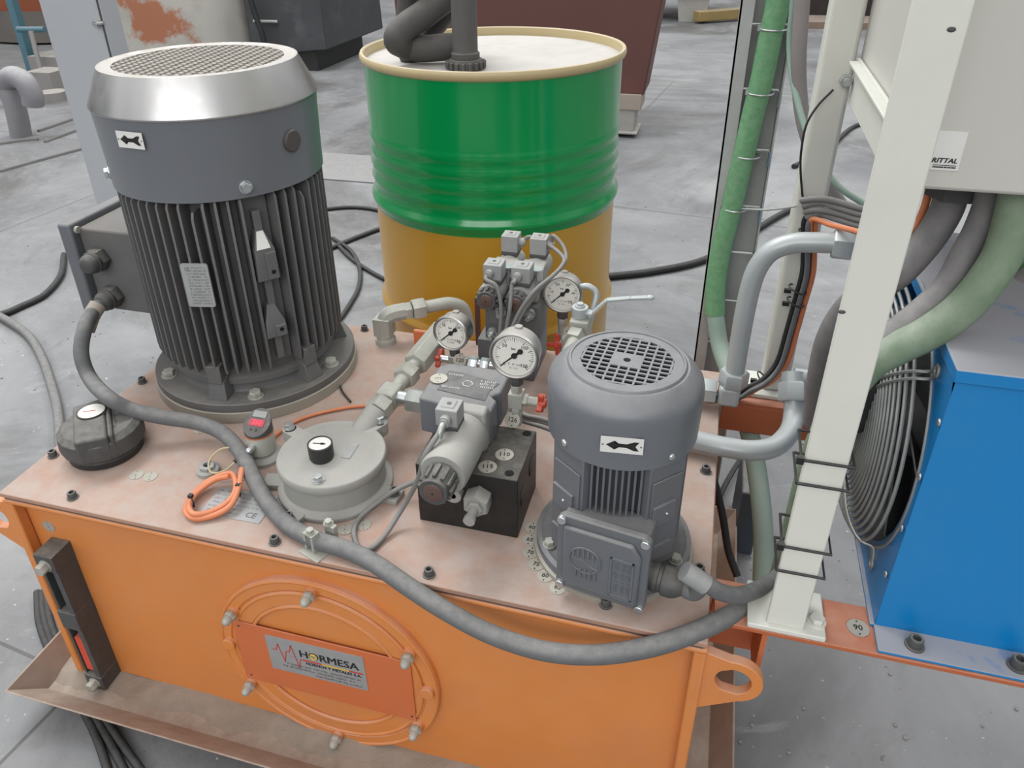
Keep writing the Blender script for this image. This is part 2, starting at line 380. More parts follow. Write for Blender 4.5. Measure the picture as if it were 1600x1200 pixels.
m.boldtext('HORNOS Y METALES S.A.', .0080, Matrix.Translation((.027,-.0068,.0010)), .0002)
small_print(m, -.050, .070, -.0165, .0036, .0011); small_print(m, -.058, .060, -.0235, .0036, .0011); small_print(m, -.005, .070, -.0305, .0036, .0011); m.build('lettering', ink, np_)
def bar2(m, pts, w, z):
    for (x0,y0),(x1,y1) in zip(pts[:-1], pts[1:]):
        d = Vector((x1-x0,y1-y0)); n = Vector((-d.y,d.x)).normalized()*w/2
        m.add([(x0+n.x,y0+n.y,z),(x0-n.x,y0-n.y,z),(x1-n.x,y1-n.y,z),(x1+n.x,y1+n.y,z)], [(0,1,2,3)])
m = M(TS); bar2(m, [(-.071,.009),(-.064,.009),(-.060,.023),(-.053,-.014),(-.048,.010),(-.042,.011),(-.038,.026),(-.030,-.021),(-.026,-.001),(-.020,-.001)], .0016, .0011)
m.box((-.022,-.002,.0009),(.010,.0006,.0012)); m.build('pulse_line', redink, np_); m = M(TS); m.box((.052,-.002,.0009),(.075,.0006,.0012)); m.build('red_bar', redink, np_)
m = M(TS); m.box((.009,-.002,.0010),(.053,.0006,.0013)); m.build('yellow_mark', yelink, np_)
m = M(TS); m.ring(.0052,.0011,Matrix.Translation((-.0025,.0120,.0013)),20,6); m.build('yellow_ring', yelink, np_)
def lm(x,y): return x*1.0097, y*1.053
# screws, tags and small plates on the lid
def cap_screw(x, y, z=H, par=tank, s=1.0, name='lid_screw'):
    m = M(Matrix.Translation((x,y,z)) @ Matrix.Diagonal((s,s,s,1)))
    m.cyl((0,0,0),(0,0,.0012),.0085,20)
    m.lathe([(.0062,.001),(.0062,.009),(.0056,.0102),(.0035,.0102)],20,cap1=False); m.lathe([(.0035,.0102),(.0034,.0055),(.0001,.0054)],6,cap0=False)
    return m.build(name, dplastic, par)
for x, y in ((0.013,.085),(.113,.016),(.442,.012),(.882,.022),(.987,.292),(.987,.100),(.012,.290),(.99,.5),(.32,.552),(.62,.552),(.66,.012)): cap_screw(*lm(x, y))
def disc(x, y, txt, a=0, par=tank, T=None, r=.0105, label=None):
    T = T or Matrix.Translation((x,y,H)) @ Matrix.Rotation(math.radians(a),4,'Z')
    m = M(T); m.cyl((0,0,0),(0,0,.0009),r,28)
    o = m.build('tag_disc', tagm, par, label=label or ('round metal tag stamped %s' % txt if txt else None))
    m = M(T); m.cyl((0,r*.74,.0008),(0,r*.74,.0012),.0010,8); m.cyl((0,-r*.74,.0008),(0,-r*.74,.0012),.0010,8)
    if txt: m.text(txt, r*.85, Matrix.Translation((0,0,.001)), bold=.0001)
    else: small_print(m, -r*.4, r*.4, 0, r*.45, .0011)
    m.build('stamping', ink if txt else greyink, o)
for (x,y,t) in ((.7665,.121,'60'),(.769,.099,'65'),(.775,.078,'70'),(.787,.061,'75'),(.802,.046,'80'),(.821,.032,'85')): disc(*lm(x,y),t,-4)
for (x,y) in ((.170,.079),(.193,.081),(.197,.197),(.220,.200),(.382,.113),(.523,.056),(.543,.070),(.243,.197),(.330,.118)): disc(*lm(x,y),'',25)
disc(0,0,'',T=Matrix(((1,0,0,.043),(0,0,-1,.018),(0,1,0,.352),(0,0,0,1))))
m = M(Matrix.Translation((.3595,.065,H)) @ Matrix.Rotation(math.radians(1),4,'Z')); m.box((-.047,-.028,0),(.047,.028,.001)); tp = m.build('technical_plate', platem, tank, label='rectangular data plate with small print and CE mark')
m = M(Matrix.Translation((.3595,.065,H)) @ Matrix.Rotation(math.radians(1),4,'Z'))
for i in range(6): small_print(m, -.043, .041 if i < 4 else .010, .0215-.0080*i, .0032, .0012)
m.text('CE', .014, Matrix.Translation((.028,-.0165,.0012))); m.build('lettering', greyink, tp)
# small dome port and blanked port on the lid
m = M(Matrix.Translation((.2735,.118,H))); m.lathe([(.017,0),(.017,.006),(.015,.008)],28); m.build('port_boss', castgrey, tank)
m = M(Matrix.Translation((.2735,.118,H))); m.lathe([(.012,.008),(.012,.013),(.0105,.014),(.006,.014)],6,cap1=False); m.lathe([(.006,.014),(.006,.008),(.0001,.008)],16,cap0=False); m.build('port_plug', gplastic, tank)

# ================================================================== DRIP TRAY
m = M()
at(0,0,.018)
x0,x1,y0,y1 = -.051,1.085,-.087,.65
ix0,ix1,iy0,iy1 = -.026,1.055,-.042,.62
zt = .052
vs = [(x0,y0,zt),(x1,y0,zt),(x1,y1,zt),(x0,y1,zt),(ix0,iy0,.0045),(ix1,iy0,.0045),(ix1,iy1,.0045),(ix0,iy1,.0045)]
off = .003
vs += [(x0-off,y0-off,zt),(x1+off,y0-off,zt),(x1+off,y1+off,zt),(x0-off,y1+off,zt),(ix0,iy0,.001),(ix1,iy0,.001),(ix1,iy1,.001),(ix0,iy1,.001)]
fs = [(4,5,6,7),(15,14,13,12)]
for i in range(4):
    j = (i+1)%4; fs += [(i,j,4+j,4+i),(8+j,8+i,12+i,12+j),(i,8+i,8+j,j)]
m.add(vs, fs)
traym = mat('dirty_rusty_tray', '8a776b', .85, var=.15, scale=9, stain=.5, scol='7a5548', dust=.9, dcol='a89d90', bump=.2)
trt = thing('drip_tray', 'dirty rusty sheet metal drip tray under the orange tank', 'tray', (.5,.28,-.018)); m.build('pan', traym, trt, bev=.001)
for y_ in (.06,.50): m = M(); m.box((.10,y_,-.018),(1.0,y_+.05,.001)); m.build('skid', traym, trt)


dp = M(); rs = random.Random(5); n_ = 90
for i in range(n_):
    x_ = -.03+i*1.08/n_; w0 = .003+.006*rs.random()+.006*math.sin(i*.5); h0_ = .003+.003*rs.random()+.0025*math.sin(i*.31+1)
    dp.v += [Vector((x_,.019,.0045)),Vector((x_,.019,.0045+h0_)),Vector((x_,-.004-w0*.3,.0045+h0_*.7)),Vector((x_,-.018-w0,.0045))]
for i in range(n_-1):
    k = 4*i; dp.f += [(k+1,k+5,k+6,k+2),(k+2,k+6,k+7,k+3),(k,k+3,k+7,k+4)]
dp.f += [(0,1,2,3),(4*n_-4,4*n_-1,4*n_-2,4*n_-3)]
o = dp.build('dust_heap', mat('heaped_dust','958a7e',.95,var=.2,scale=22,bump=.5,stain=.3,scol='7a5f50')); tag(o,'heaped grey brown dust in tray along the tank foot','dust'); o['kind'] = 'stuff'

# ================================================================== SIGHT LEVEL GAUGE
at(0,0,-.004)
lg = thing('level_gauge', 'black vertical oil level gauge with red float on tank front', 'gauge', (.057,.018,.19))
m = M(); m.box((.0401,-.017,.0605),(.044,.0179,.3055)); m.box((.0705,-.0171,.0605),(.0738,.0179,.3055)); m.box((.0441,.008,.0605),(.0704,.0178,.3055)); m.box((.064,-.0195,.0602),(.0737,-.0145,.3052))
m.build('housing', dplastic, lg, bev=.0006)
for za, zb in ((.305,.337),(.03,.0608),(.176,.214)): m = M(); m.box((.0398,-.0210,za),(.0742,.0180,zb)); m.build('end_block', dplastic, lg, bev=.001)
m = M(); m.box((.0445,.000,.062),(.0695,.007,.305)); m.build('sight_tube', black, lg)
m = M(); m.box((.0475,-.0165,.072),(.0615,-.0005,.150)); m.build('red_indicator', redp, lg)
for z in (.318,.045): m = M(); m.hexn((.057,-.034,z),(.057,-.020,z),.0095); m.cyl((.057,-.0215,z),(.057,-.019,z),.011,20); m.build('mounting_bolt', steel_dusty, lg)

# ================================================================== BIG MOTOR
def rot(cx, cy, ang): return Matrix.Translation((cx,cy,0)) @ Matrix.Rotation(math.radians(ang),4,'Z')
def bolt(T, r=.009, h=.009, ma=None, par=None, name='bolt'):
    m = M(T); m.cyl((0,0,0),(0,0,.0015),r*1.25,20); m.hexn((0,0,.0015),(0,0,h),r); return m.build(name, ma or steel_dusty, par)
def arrow_sticker(T, w, h, par):
    m = M(T); m.prism([(-w/2,-h/2),(w/2,-h/2),(w/2,h/2),(-w/2,h/2)],0,.0006); o = m.build('arrow_plate', paper, par, label='white plate with black rotation arrow pointing left')
    m = M(T @ Matrix.Diagonal((w/.07,h/.03,1,1)))
    pts = [(-.026,0),(-.012,.0085),(-.012,.0035),(.014,.0035),(.020,.0085),(.028,.0085),(.022,0),(.028,-.0085),(.020,-.0085),(.014,-.0035),(-.012,-.0035),(-.012,-.0085)]
    c = [(p[0],p[1],.0009) for p in pts]
    m.add([(0,0,.0009)]+c, [(0,i+1,(i+1)%12+1) for i in range(12)])
    m.ring(.0012,.0004,Matrix.Translation((.031,0,.0009)),10,4); m.ring(.0012,.0004,Matrix.Translation((-.031,0,.0009)),10,4); m.build('arrow', ink, o)
def curved_plate(m, cx, cy, R, a0, a1, z0, z1, t=.0006, n=10, dR=0):
    vs = []; fs = []
    for i in range(n+1):
        a = math.radians(a0+(a1-a0)*i/n)
        for r in (R, R+t):
            for z, q in ((z0,0),(z1,dR)): vs.append((cx+(r+q)*math.cos(a), cy+(r+q)*math.sin(a), z))
    for i in range(n):
        k = 4*i; fs += [(k,k+4,k+5,k+1),(k+2,k+3,k+7,k+6),(k+1,k+5,k+7,k+3),(k,k+2,k+6,k+4)]
    fs += [(0,1,3,2),(4*n,4*n+2,4*n+3,4*n+1)]; m.add(vs, fs)
at()
BX, BY = .191, .407
bm = thing('electric_motor', 'large grey finned electric motor with shiny perforated top, arrow plate', 'motor', (BX,BY,H))
Tb = Matrix.Translation((BX,BY,0))
m = M(Tb); m.lathe([(.178,H),(.178,.4462)],96); m.build('mounting_ring', ringm, bm, bev=.001)
m = M(Tb); m.lathe([(.175,.4464),(.1755,.4475),(.1755,.4600),(.174,.4614),(.136,.4614),(.134,.466),(.134,.476),(.140,.479),(.140,.489),(.128,.494),(.10,.494)],96); m.build('flange', cast, bm)
m = M(Tb); m.lathe([(.128,.49),(.131,.50),(.131,.805),(.12,.81)],72)
nf = 56; pads = (-40, 40, 130, -130)
def ang_d(a, b): return abs((a-b+180)%360-180)
for i in range(nf):
    a = i*360/nf - 3
    if ang_d(a,-40) < 8 or ang_d(a,180) < 22 : continue
    zb = .508; ztp = .803
    if ang_d(a,-12)<7 or ang_d(a,-75)<5: ztp = .785 if i%2 else .803
    T = Tb @ Matrix.Rotation(math.radians(a),4,'Z')
    q = M(T); w = .0019
    vs = []
    prof = [(.126,zb),(.155,zb),(.1585,zb+.012),(.1585,ztp-.010),(.153,ztp),(.126,ztp)]
    for s_ in (-1,1):
        for r, z in prof: vs.append((r, s_*(w if r > .13 else w*1.9), z))
    n = len(prof)
    q.add(vs, [tuple(range(n)), tuple(reversed(range(n,2*n)))]+[(j,n+j,n+(j+1)%n,(j+1)%n) for j in range(n)])
    m.v += q.v; m.f += [tuple(i0+len(m.v)-len(q.v) for i0 in f) for f in q.f]
m.build('finned_housing', cast, bm)
# lifting pads on the housing
def pad(ang, z0, z1, rust_hole):
    T = rot(BX,BY,ang); m = M(T)
    zs = z1-.028
    m.add([(.128,-.017,z0),(.163,-.017,z0+.012),(.163,.017,z0+.012),(.128,.017,z0),(.128,-.017,zs),(.163,-.015,zs),(.163,.015,zs),(.128,.017,zs),(.128,-.007,z1),(.150,-.006,z1),(.150,.006,z1),(.128,.007,z1)],
          [(0,1,2,3),(0,4,5,1),(1,5,6,2),(2,6,7,3),(0,3,7,4),(4,8,9,5),(5,9,10,6),(6,10,11,7),(4,7,11,8),(8,11,10,9)])
    m.box((.160,-.002,z0+.014),(.168,.014,zs-.004))
    o = m.build('lifting_pad', cast, bm, bev=.0008)
    m = M(T); m.cyl((.1675,.006,z0+.026),(.1685,.006,z0+.026),.0035,14); m.build('threaded_hole', blackp, o)
pad(-40,.655,.745,True); pad(-41,.555,.620,False)
T = rot(BX,BY,-40); m = M(T); m.box((.126,-.006,.52),(.150,.006,.775)); m.box((.126,-.022,.51),(.136,.022,.80)); m.build('rib', cast, bm, bev=.001)
T = rot(BX,BY,-40); m = M(T); m.add([(.1636,-.013,.719),(.1636,.009,.719),(.1514,.005,.744),(.1514,-.005,.744)],[(0,1,2,3)]); m.build('paint_label', paper, bm)
# feet blocks on the flange
for a in (-82,-22,38,98):
    T = rot(BX,BY,a); m = M(T); m.add([(.130,-.017,.461),(.163,-.017,.461),(.163,.017,.461),(.130,.017,.461),(.130,-.013,.500),(.155,-.013,.492),(.155,.013,.492),(.130,.013,.500)],[(0,3,2,1),(4,5,6,7),(0,1,5,4),(1,2,6,5),(2,3,7,6),(3,0,4,7)])
    m.box((.140,-.012,.49),(.158,.012,.523)); m.build('foot_block', cast, bm, bev=.0012)
for a in (-132,-60,-4,60,120,180): bolt(rot(BX,BY,a) @ Matrix.Translation((.155,0,.4614)), .0105, .011, steel_dusty, bm, 'flange_bolt')
m = M(Tb); m.lathe([(.1615,.802),(.1620,.830),(.1645,.90),(.1658,.920),(.1663,.922),(.158,.935),(.150,.94)],96,cap0=False,cap1=False)
m.lathe([(.158,.803),(.1615,.802)],96,cap0=False,cap1=False); m.build('cowl', motor_cowl, bm)
m = M(Tb); m.lathe([(.1670,.919),(.1680,.9215),(.1672,.924),(.1455,.9695),(.1440,.9726),(.1420,.9732),(.1395,.9722),(.124,.9715),(.124,.9690),(.140,.9690),(.16,.925)],96,cap0=False,cap1=False); m.build('rain_hood', chrome, bm)
m = M(Tb)
sp_, wl = .0118, .0018
for d in (24,-24):
    T = Matrix.Rotation(math.radians(d+8),4,'Z'); k = int(.128/sp_)+1
    for i in range(-k,k+1):
        y = i*sp_
        if abs(y) >= .1245: continue
        h_ = math.sqrt(.1255**2-y*y); q = M(Tb@T); q.box((-h_,y-wl,.9695),(h_,y+wl,.9712)); base = len(m.v); m.v += q.v; m.f += [tuple(base+z for z in f) for f in q.f]
m.build('perforated_grille', mat('dusty_grille','8d8780',.6,metal=.2,dust=.75,dcol='a8a096'), bm)
m = M(Tb); m.lathe([(.12,.945),(.12,.95)],48); m.build('shade_plate', blackp, bm)  # near-black sheet standing in for the shade seen through the grille
bolt(rot(BX,BY,-44) @ Matrix.Translation((.1615,0,.818)) @ Matrix.Rotation(PI/2,4,'Y'), .008, .008, brightnut, bm, 'cowl_bolt')
bolt(rot(BX,BY,-142) @ Matrix.Translation((.1615,0,.818)) @ Matrix.Rotation(PI/2,4,'Y'), .008, .008, brightnut, bm, 'cowl_bolt')
m = M(rot(BX,BY,-14) @ Matrix.Translation((.1635,0,.868)) @ Matrix.Rotation(PI/2,4,'Y')); m.lathe([(.0165,-.003),(.0165,.0025),(.0145,.0045),(.001,.005)],32); m.build('plug_cap', mat('brown_grey_plug','4a4543',.5), bm)
# arrow plate: curved on the cowl, built flat in a local frame at its place
Ta = rot(BX,BY,-95.5) @ Matrix.Translation((.1668,0,.893)) @ Matrix(((0,0,1,0),(1,0,0,0),(0,1,0,0),(0,0,0,1)))
arrow_sticker(Ta, .046, .023, bm)
# motor nameplate
Tn = rot(BX,BY,-78) @ Matrix.Translation((.1615,0,.672)) @ Matrix(((0,0,1,0),(1,0,0,0),(0,1,0,0),(0,0,0,1))) @ Matrix.Rotation(math.radians(0),4,'Z')
def rrect(w,h,r,n=5):
    p = []
    for cx,cy,a in ((w/2-r,h/2-r,0),(-w/2+r,h/2-r,90),(-w/2+r,-h/2+r,180),(w/2-r,-h/2+r,270)):
        for i in range(n+1): t_ = math.radians(a+90*i/n); p.append((cx+r*math.cos(t_),cy+r*math.sin(t_)))
    return p
m = M(Tn); m.prism(rrect(.042,.072,.004),-.002,.001); pl = m.build('nameplate', platem, bm, label='silver rating plate with small print')
m = M(Tn)
for i in range(13): small_print(m, -.013, .017, .030-.005*i, .0030, .0013)
m.text('CE', .006, Matrix.Translation((-.012,.027,.0013))); m.build('lettering', greyink, pl)
# terminal box on the left
at(.018,.015,.010)
tb = M(); tb.box((-.058,.300,.560),(.045,.470,.708)); tb.build('terminal_box', cast, bm, bev=.004)
m = M(); m.box((-.083,.285,.556),(-.058,.485,.718)); m.build('terminal_box_cover', motor_m, bm, bev=.004)
for z in (.566,.706): m = M(); m.cyl((-.0575,.297,z),(-.052,.297,z),.006,12); m.build('cover_screw', steel_dusty, bm)
GL = []
for z, x in ((.658,-.026),(.590,-.020)):
    m = M(); m.hexn((x,.300,z),(x,.284,z),.0205); m.turned((x,.285,z),(x,.262,z),[(.0165,0),(.0165,.014),(.014,.020),(.010,.023)],24); m.ring(.0165,.002,frame((x,.278,z),(0,1,0)),24,6)
    m.build('cable_gland', dplastic, bm); GL.append(Vector((x,.262,z))+SH)

# ================================================================== SMALL MOTOR
at()
SX, SY = .8835, .1270
sm = thing('electric_motor', 'small grey electric motor with square-slotted cowl on tank right end', 'motor', (SX,SY,H))
Ts = Matrix.Translation((SX,SY,0))
m = M(Ts); m.lathe([(.104,H),(.104,.4335),(.101,.4345)],72); m.build('mounting_ring', ringm, sm)
m = M(Ts); m.lathe([(.100,.4345),(.100,.4465),(.094,.448),(.090,.4455),(.070,.4455),(.066,.458),(.060,.470)],72); m.build('flange', motor_m, sm)
m = M(Ts); m.lathe([(.066,.450),(.068,.47),(.068,.622)],48)
for i in range(15):
    u = -.049+i*.007
    for a in (-86,94,4):
        q = M(rot(SX,SY,a)); h_ = math.sqrt(.083**2-u*u); q.box((.045,u-.0013,.470),(h_-.002,u+.0013,.622)); base = len(m.v); m.v += q.v; m.f += [tuple(base+z for z in f) for f in q.f]
m.build('finned_housing', motor_m, sm)
m = M()
for a in (-128,-44,46,136):
    q = M(rot(SX,SY,a)); q.box((.050,-.026,.462),(.0845,.026,.622)); q.box((.0845,-.022,.475),(.0865,.022,.60)); base = len(m.v); m.v += q.v; m.f += [tuple(base+z for z in f) for f in q.f]
m.build('housing_side', motor_m, sm, bev=.002)
for a in (-128,-44):
    m = M(rot(SX,SY,a)); m.box((.086,-.020,.535),(.090,.014,.565)); m.build('side_boss', motor_m, sm, bev=.0008)
    m = M(rot(SX,SY,a)); m.box((.086,-.020,.498),(.090,.014,.502)); m.build('side_rib', motor_m, sm)
    m = M(rot(SX,SY,a)); m.ball((.0903,.0,.550),.0022,10); m.build('screw', brightnut, sm)
at(0,0,.0085)
m = M(Ts); m.lathe([(.0870,.618),(.0888,.6175),(.0893,.64),(.0902,.672),(.0900,.680),(.0885,.6865),(.084,.693),(.0735,.7035),(.0710,.7052),(.0685,.7049),(.0680,.7060),(.0665,.7078),(.0640,.7080),(.0635,.7065)],96,cap0=False,cap1=False); m.build('cowl', motor_cowl, sm)
m = M(rot(SX,SY,-5)); R0 = .0525
m.lathe([(.0640,.7066),(R0,.7066),(R0,.7045),(.064,.7045)],72,cap0=False,cap1=False)
sx_, sy_ = .0112, .0090
for i in range(-6,7):
    x_ = (i+.5)*sx_
    if abs(x_) < R0: h_ = math.sqrt(R0**2-x_*x_)+.0005; m.box((x_-.0012,-h_,.7048),(x_+.0012,h_,.7066))
    y_ = (i+.5)*sy_
    if abs(y_) < R0: h_ = math.sqrt(R0**2-y_*y_)+.0005; m.box((-h_,y_-.0014,.7048),(h_,y_+.0014,.7065))
m.box((-.017,-.0145,.7047),(.017,.0145,.70665)); m.build('cowl_grid', motor_cowl, sm)
m = M(Ts); m.lathe([(.06,.675),(.06,.677)],40); m.build('shade_disc', blackp, sm)  # shade inside the cowl, painted as a near-black disc below the grid
m = M(Ts); m.cyl((0,0,.7066),(0,0,.7069),.0042,16); m.build('centre_hole', blackp, sm)
for a in (-130,-45,50,140): m = M(rot(SX,SY,a)); m.ball((.0892,0,.6275),.0048,14,(.6,1,1)); m.build('cowl_screw', brightnut, sm)
Ta = rot(SX,SY,-84) @ Matrix.Translation((.0902,0,.6535)) @ Matrix(((0,0,1,0),(1,0,0,0),(0,1,0,0),(0,0,0,1)))
arrow_sticker(Ta, .046, .021, sm)
# terminal box, facing the front and a little left
at()
Tt = rot(SX,SY,-99) @ Matrix(((0,0,1,0),(1,0,0,0),(0,1,0,0),(0,0,0,1))) @ Matrix.Translation((.016,-.004,0))     # local x = along, y = up, z = outward
m = M(Tt); m.box((-.052,.455,.060),(.050,.552,.100)); m.build('terminal_box', motor_m, sm, bev=.003)
pts = [(-.055,.447),(.048,.447),(.055,.455),(.055,.556),(.048,.562),(-.048,.562),(-.055,.556)]
m = M(Tt); m.prism(pts,.100,.110); m.build('terminal_box_rim', motor_m, sm, bev=.002)
pts = [(-.040,.458),(.046,.458),(.046,.535),(.036,.550),(-.046,.550),(-.046,.468)]
m = M(Tt); m.prism(pts,.109,.116); m.build('terminal_box_cover', motor_m, sm, bev=.003)
m = M(Tt)
for i in range(5):
    m.box((-.033+.006*i,.512,.1155),(-.0305+.006*i,.512+.010+.003*(2-abs(i-2)),.1180)); m.box((-.030+.006*i,.480,.1155),(-.0275+.006*i,.480+.012+.002*(2-abs(i-2)),.1180))
m.ring(.019,.0014,Matrix.Translation((-.018,.508,.1166)),36,6)
m.tube([(-.035,.508,.1165),(-.022,.507,.1165),(-.010,.500,.1165),(.000,.498,.1165)],.0012,6,4)
for a_, b_ in (((.012,.466),(.040,.4685)),((.012,.5235),(.040,.526)),((.012,.466),(.0145,.526)),((.0375,.466),(.040,.526))): m.box((a_[0],a_[1],.1155),(b_[0],b_[1],.1176))
small_print(m, -.024, .024, 0, .0050, .0006, Matrix.Translation((.020,.496,.1163)) @ Matrix.Rotation(PI/2,4,'Z'), .6)
small_print(m, -.024, .024, 0, .0050, .0006, Matrix.Translation((.028,.496,.1163)) @ Matrix.Rotation(PI/2,4,'Z'), .6)
small_print(m, -.024, .024, 0, .0050, .0006, Matrix.Translation((.0345,.496,.1163)) @ Matrix.Rotation(PI/2,4,'Z'), .6)
m.build('embossed_logo', motor_m, sm)
for x_, y_ in ((-.049,.453),(.049,.453),(.049,.556),(-.049,.556)):
    m = M(Tt); m.cyl((x_,y_,.109),(x_,y_,.115),.0055,16); m.build('cover_screw', brightnut, sm, bev=.001)
GS = [Tt @ Vector((.050,.478,.080)), Tt @ Vector((.092,.478,.080))]
m = M(); d_ = (GS[1]-GS[0]); m.turned(GS[0],GS[1],[(.016,0),(.016,.006),(.0175,.008),(.0175,.012),(.0155,.013),(.0155,.017),(.018,.018),(.018,.028),(.0165,.034),(.011,.042)],28); m.build('cable_gland', dplastic, sm)
bolt(rot(SX,SY,-150) @ Matrix.Translation((.088,0,.4465)), .007,.008,steel_dusty,sm,'flange_bolt')
bolt(rot(SX,SY,-20) @ Matrix.Translation((.088,0,.4465)), .007,.008,steel_dusty,sm,'flange_bolt')

# ================================================================== OIL DRUM
at(0,0,.003)
DX, DY = .4527, 1.0934
dr = thing('oil_drum', 'green and yellow steel oil drum with dusty lid, standing behind the tank', 'drum', (DX,DY,0))
Td = Matrix.Translation((DX,DY,0))
def hoop(z): return [(.2860,z-.020),(.2880,z-.012),(.2945,z-.004),(.2950,z),(.2945,z+.004),(.2880,z+.012),(.2860,z+.020)]
pr = [(.28,.0),(.2895,.0),(.2905,.008),(.286,.016)] + hoop(.30) + [(.2860,.548)]
m = M(Td); m.lathe(pr, 96, cap1=False); m.build('lower_shell', yellow, dr)
pr = [(.2860,.548),(.2872,.556),(.2940,.566),(.2950,.571),(.2940,.576),(.2885,.584),(.2865,.592)]
for k in range(4):
    z = .604+.032*k; pr += [(.2862,z),(.2874,z+.007),(.2902,z+.016),(.2874,z+.025)]
pr += [(.2862,.732),(.2862,.862),(.2870,.868)]
m = M(Td); m.lathe(pr, 96, cap0=False, cap1=False); m.build('upper_shell', green, dr)
m = M(Td); m.lathe([(.2868,.867),(.2915,.870),(.2945,.876),(.2945,.882),(.2920,.8865),(.2880,.8875),(.2850,.885),(.2835,.878),(.2830,.866),(.28,.8655)],96,cap0=False,cap1=False); m.build('rim', cream, dr)
m = M(Td); m.lathe([(.283,.862),(.283,.8668),(.268,.8668),(.262,.8690),(.001,.8690)],80,cap1=False); m.build('drum_lid', drumtop, dr)
pb = P(802,50,'z',.872)
m = M(Matrix.Translation((pb.x,pb.y,.868))); m.lathe([(.016,0),(.016,.004),(.013,.006),(.013,.012),(.0115,.013),(.001,.0125)],24); m.build('bung', cream, dr)
# suction pipe standing in the drum bung and two hoses behind it
pb = P(728,108,'z',.869)
sp = thing('suction_pipe', 'dusty grey suction pipe with ribbed nut standing on drum lid', 'pipe', (pb.x,pb.y,.869))
m = M(Matrix.Translation((pb.x,pb.y,.869))); m.lathe([(.029,.020),(.029,.032),(.0265,.034),(.0255,.036),(.0255,.60)],36); m.build('pipe', hose_m, sp)
m = M(Matrix.Translation((pb.x,pb.y,.869))); m.lathe([(.030,0),(.036,.002),(.036,.016),(.033,.021),(.026,.021)],40)
for i in range(18): q = M(Matrix.Translation((pb.x,pb.y,.869)) @ Matrix.Rotation(2*PI*i/18,4,'Z')); q.box((.034,-.0035,.003),(.0415,.0035,.017)); base=len(m.v); m.v += q.v; m.f += [tuple(base+z for z in f) for f in q.f]
m.build('ribbed_nut', hose_m, sp, bev=.001)
def cablething(name, pts, r, ma, label, cat, group=None, n=14, k=8):
    o = M().tube(pts, r, n, k).build(name, ma); return tag(o, label, cat, group)
y0 = pb.y
cablething('suction_hose', [P(735,-60,'y',y0+.09),P(706,-14,'y',y0+.06),P(668,18,'y',y0+.03),P(632,44,'y',y0),P(620,66,'y',y0-.01)+Vector((0,0,.004)),P(637,72,'y',y0+.02),P(662,76,'y',y0+.03)+Vector((0,0,.0)),P(700,73,'y',y0+.05),P(740,71,'y',y0+.07)], .0275, hose_m, 'thick dusty hose looping left beside suction pipe on drum lid', 'hose')
cablething('suction_hose', [P(650,-50,'y',y0+.02),P(640,-5,'y',y0+.055),P(636,50,'y',y0+.06),P(640,86,'y',y0+.062),P(652,88,'y',y0+.09),P(668,55,'y',y0+.12),P(700,15,'y',y0+.13),P(725,-30,'y',y0+.13)], .0235, hose_m, 'thinner dusty hose hooked down to the drum lid behind the larger loop', 'hose')

# ================================================================== RETURN FILTER
at()
FX, FY = .474, .1426
rf = thing('return_filter', 'round grey cast return filter with small black gauge on lid', 'filter', (FX,FY,H))
Tf = Matrix.Translation((FX,FY,0))
m = M(Tf); m.lathe([(.084,H),(.084,H+.007),(.078,H+.010),(.074,H+.012),(.073,H+.045)],64)
for a in (-105,-5,100,195): q = M(rot(FX,FY,a)); q.box((.06,-.014,H),(.106,.014,H+.0095)); base=len(m.v); m.v += q.v; m.f += [tuple(base+z for z in f) for f in q.f]
m.build('bowl', castgrey, rf, bev=.0015)
Z0 = H+.045
m = M(Tf); m.lathe([(.0775,Z0),(.0785,Z0+.002),(.0785,Z0+.011),(.0765,Z0+.014),(.062,Z0+.0145),(.060,Z0+.0155),(.001,Z0+.0165)],72,cap1=False)
FB = [P(452,666,'z',Z0+.018),P(594,656,'z',Z0+.018),P(497,748,'z',Z0+.018)]
for p in FB:
    d = Vector((p.x-FX,p.y-FY)); a = math.degrees(math.atan2(d.y,d.x)); q = M(rot(FX,FY,a)); q.cyl((d.length,0,Z0-.006),(d.length,0,Z0+.0145),.011,20); q.box((.05,-.011,Z0-.006),(d.length,.011,Z0+.0145)); base=len(m.v); m.v += q.v; m.f += [tuple(base+z for z in f) for f in q.f]
m.build('filter_lid', castgrey, rf, bev=.001)
for p in FB: bolt(Matrix.Translation((p.x,p.y,Z0+.0145)), .0068,.009, brightnut, rf, 'lid_bolt')
for a in (-105,-5): c_ = rot(FX,FY,a) @ Vector((.097,0,H+.0095)); cap_screw(c_.x,c_.y,c_.z,rf,1.0,'base_screw')
pg = P(503,714,'z',Z0+.017)
m = M(Matrix.Translation((pg.x,pg.y,Z0+.015))); m.lathe([(.0155,0),(.0175,.004),(.0178,.026),(.0165,.0275),(.0155,.0255)],32,cap1=False); fg = m.build('clogging_gauge', black, rf)
m = M(Matrix.Translation((pg.x,pg.y,Z0+.015))); m.cyl((0,0,.020),(0,0,.0255),.0157,32); m.build('dial', dial, fg)
m = M(Matrix.Translation((pg.x,pg.y,Z0+.0408)) @ Matrix.Rotation(.15,4,'Z')); m.box((-.010,-.0008,0),(.008,.0008,.0004)); m.box((.001,-.0018,0),(.006,.0018,.0004)); m.build('needle', ink, fg)
pn = P(547,704,'z',Z0+.017)
m = M(Matrix.Translation((pn.x,pn.y,Z0+.0163)) @ Matrix.Rotation(math.radians(2),4,'Z')); m.box((-.0065,-.017,0),(.0065,.017,.0008)); m.build('type_label', gplastic, rf)

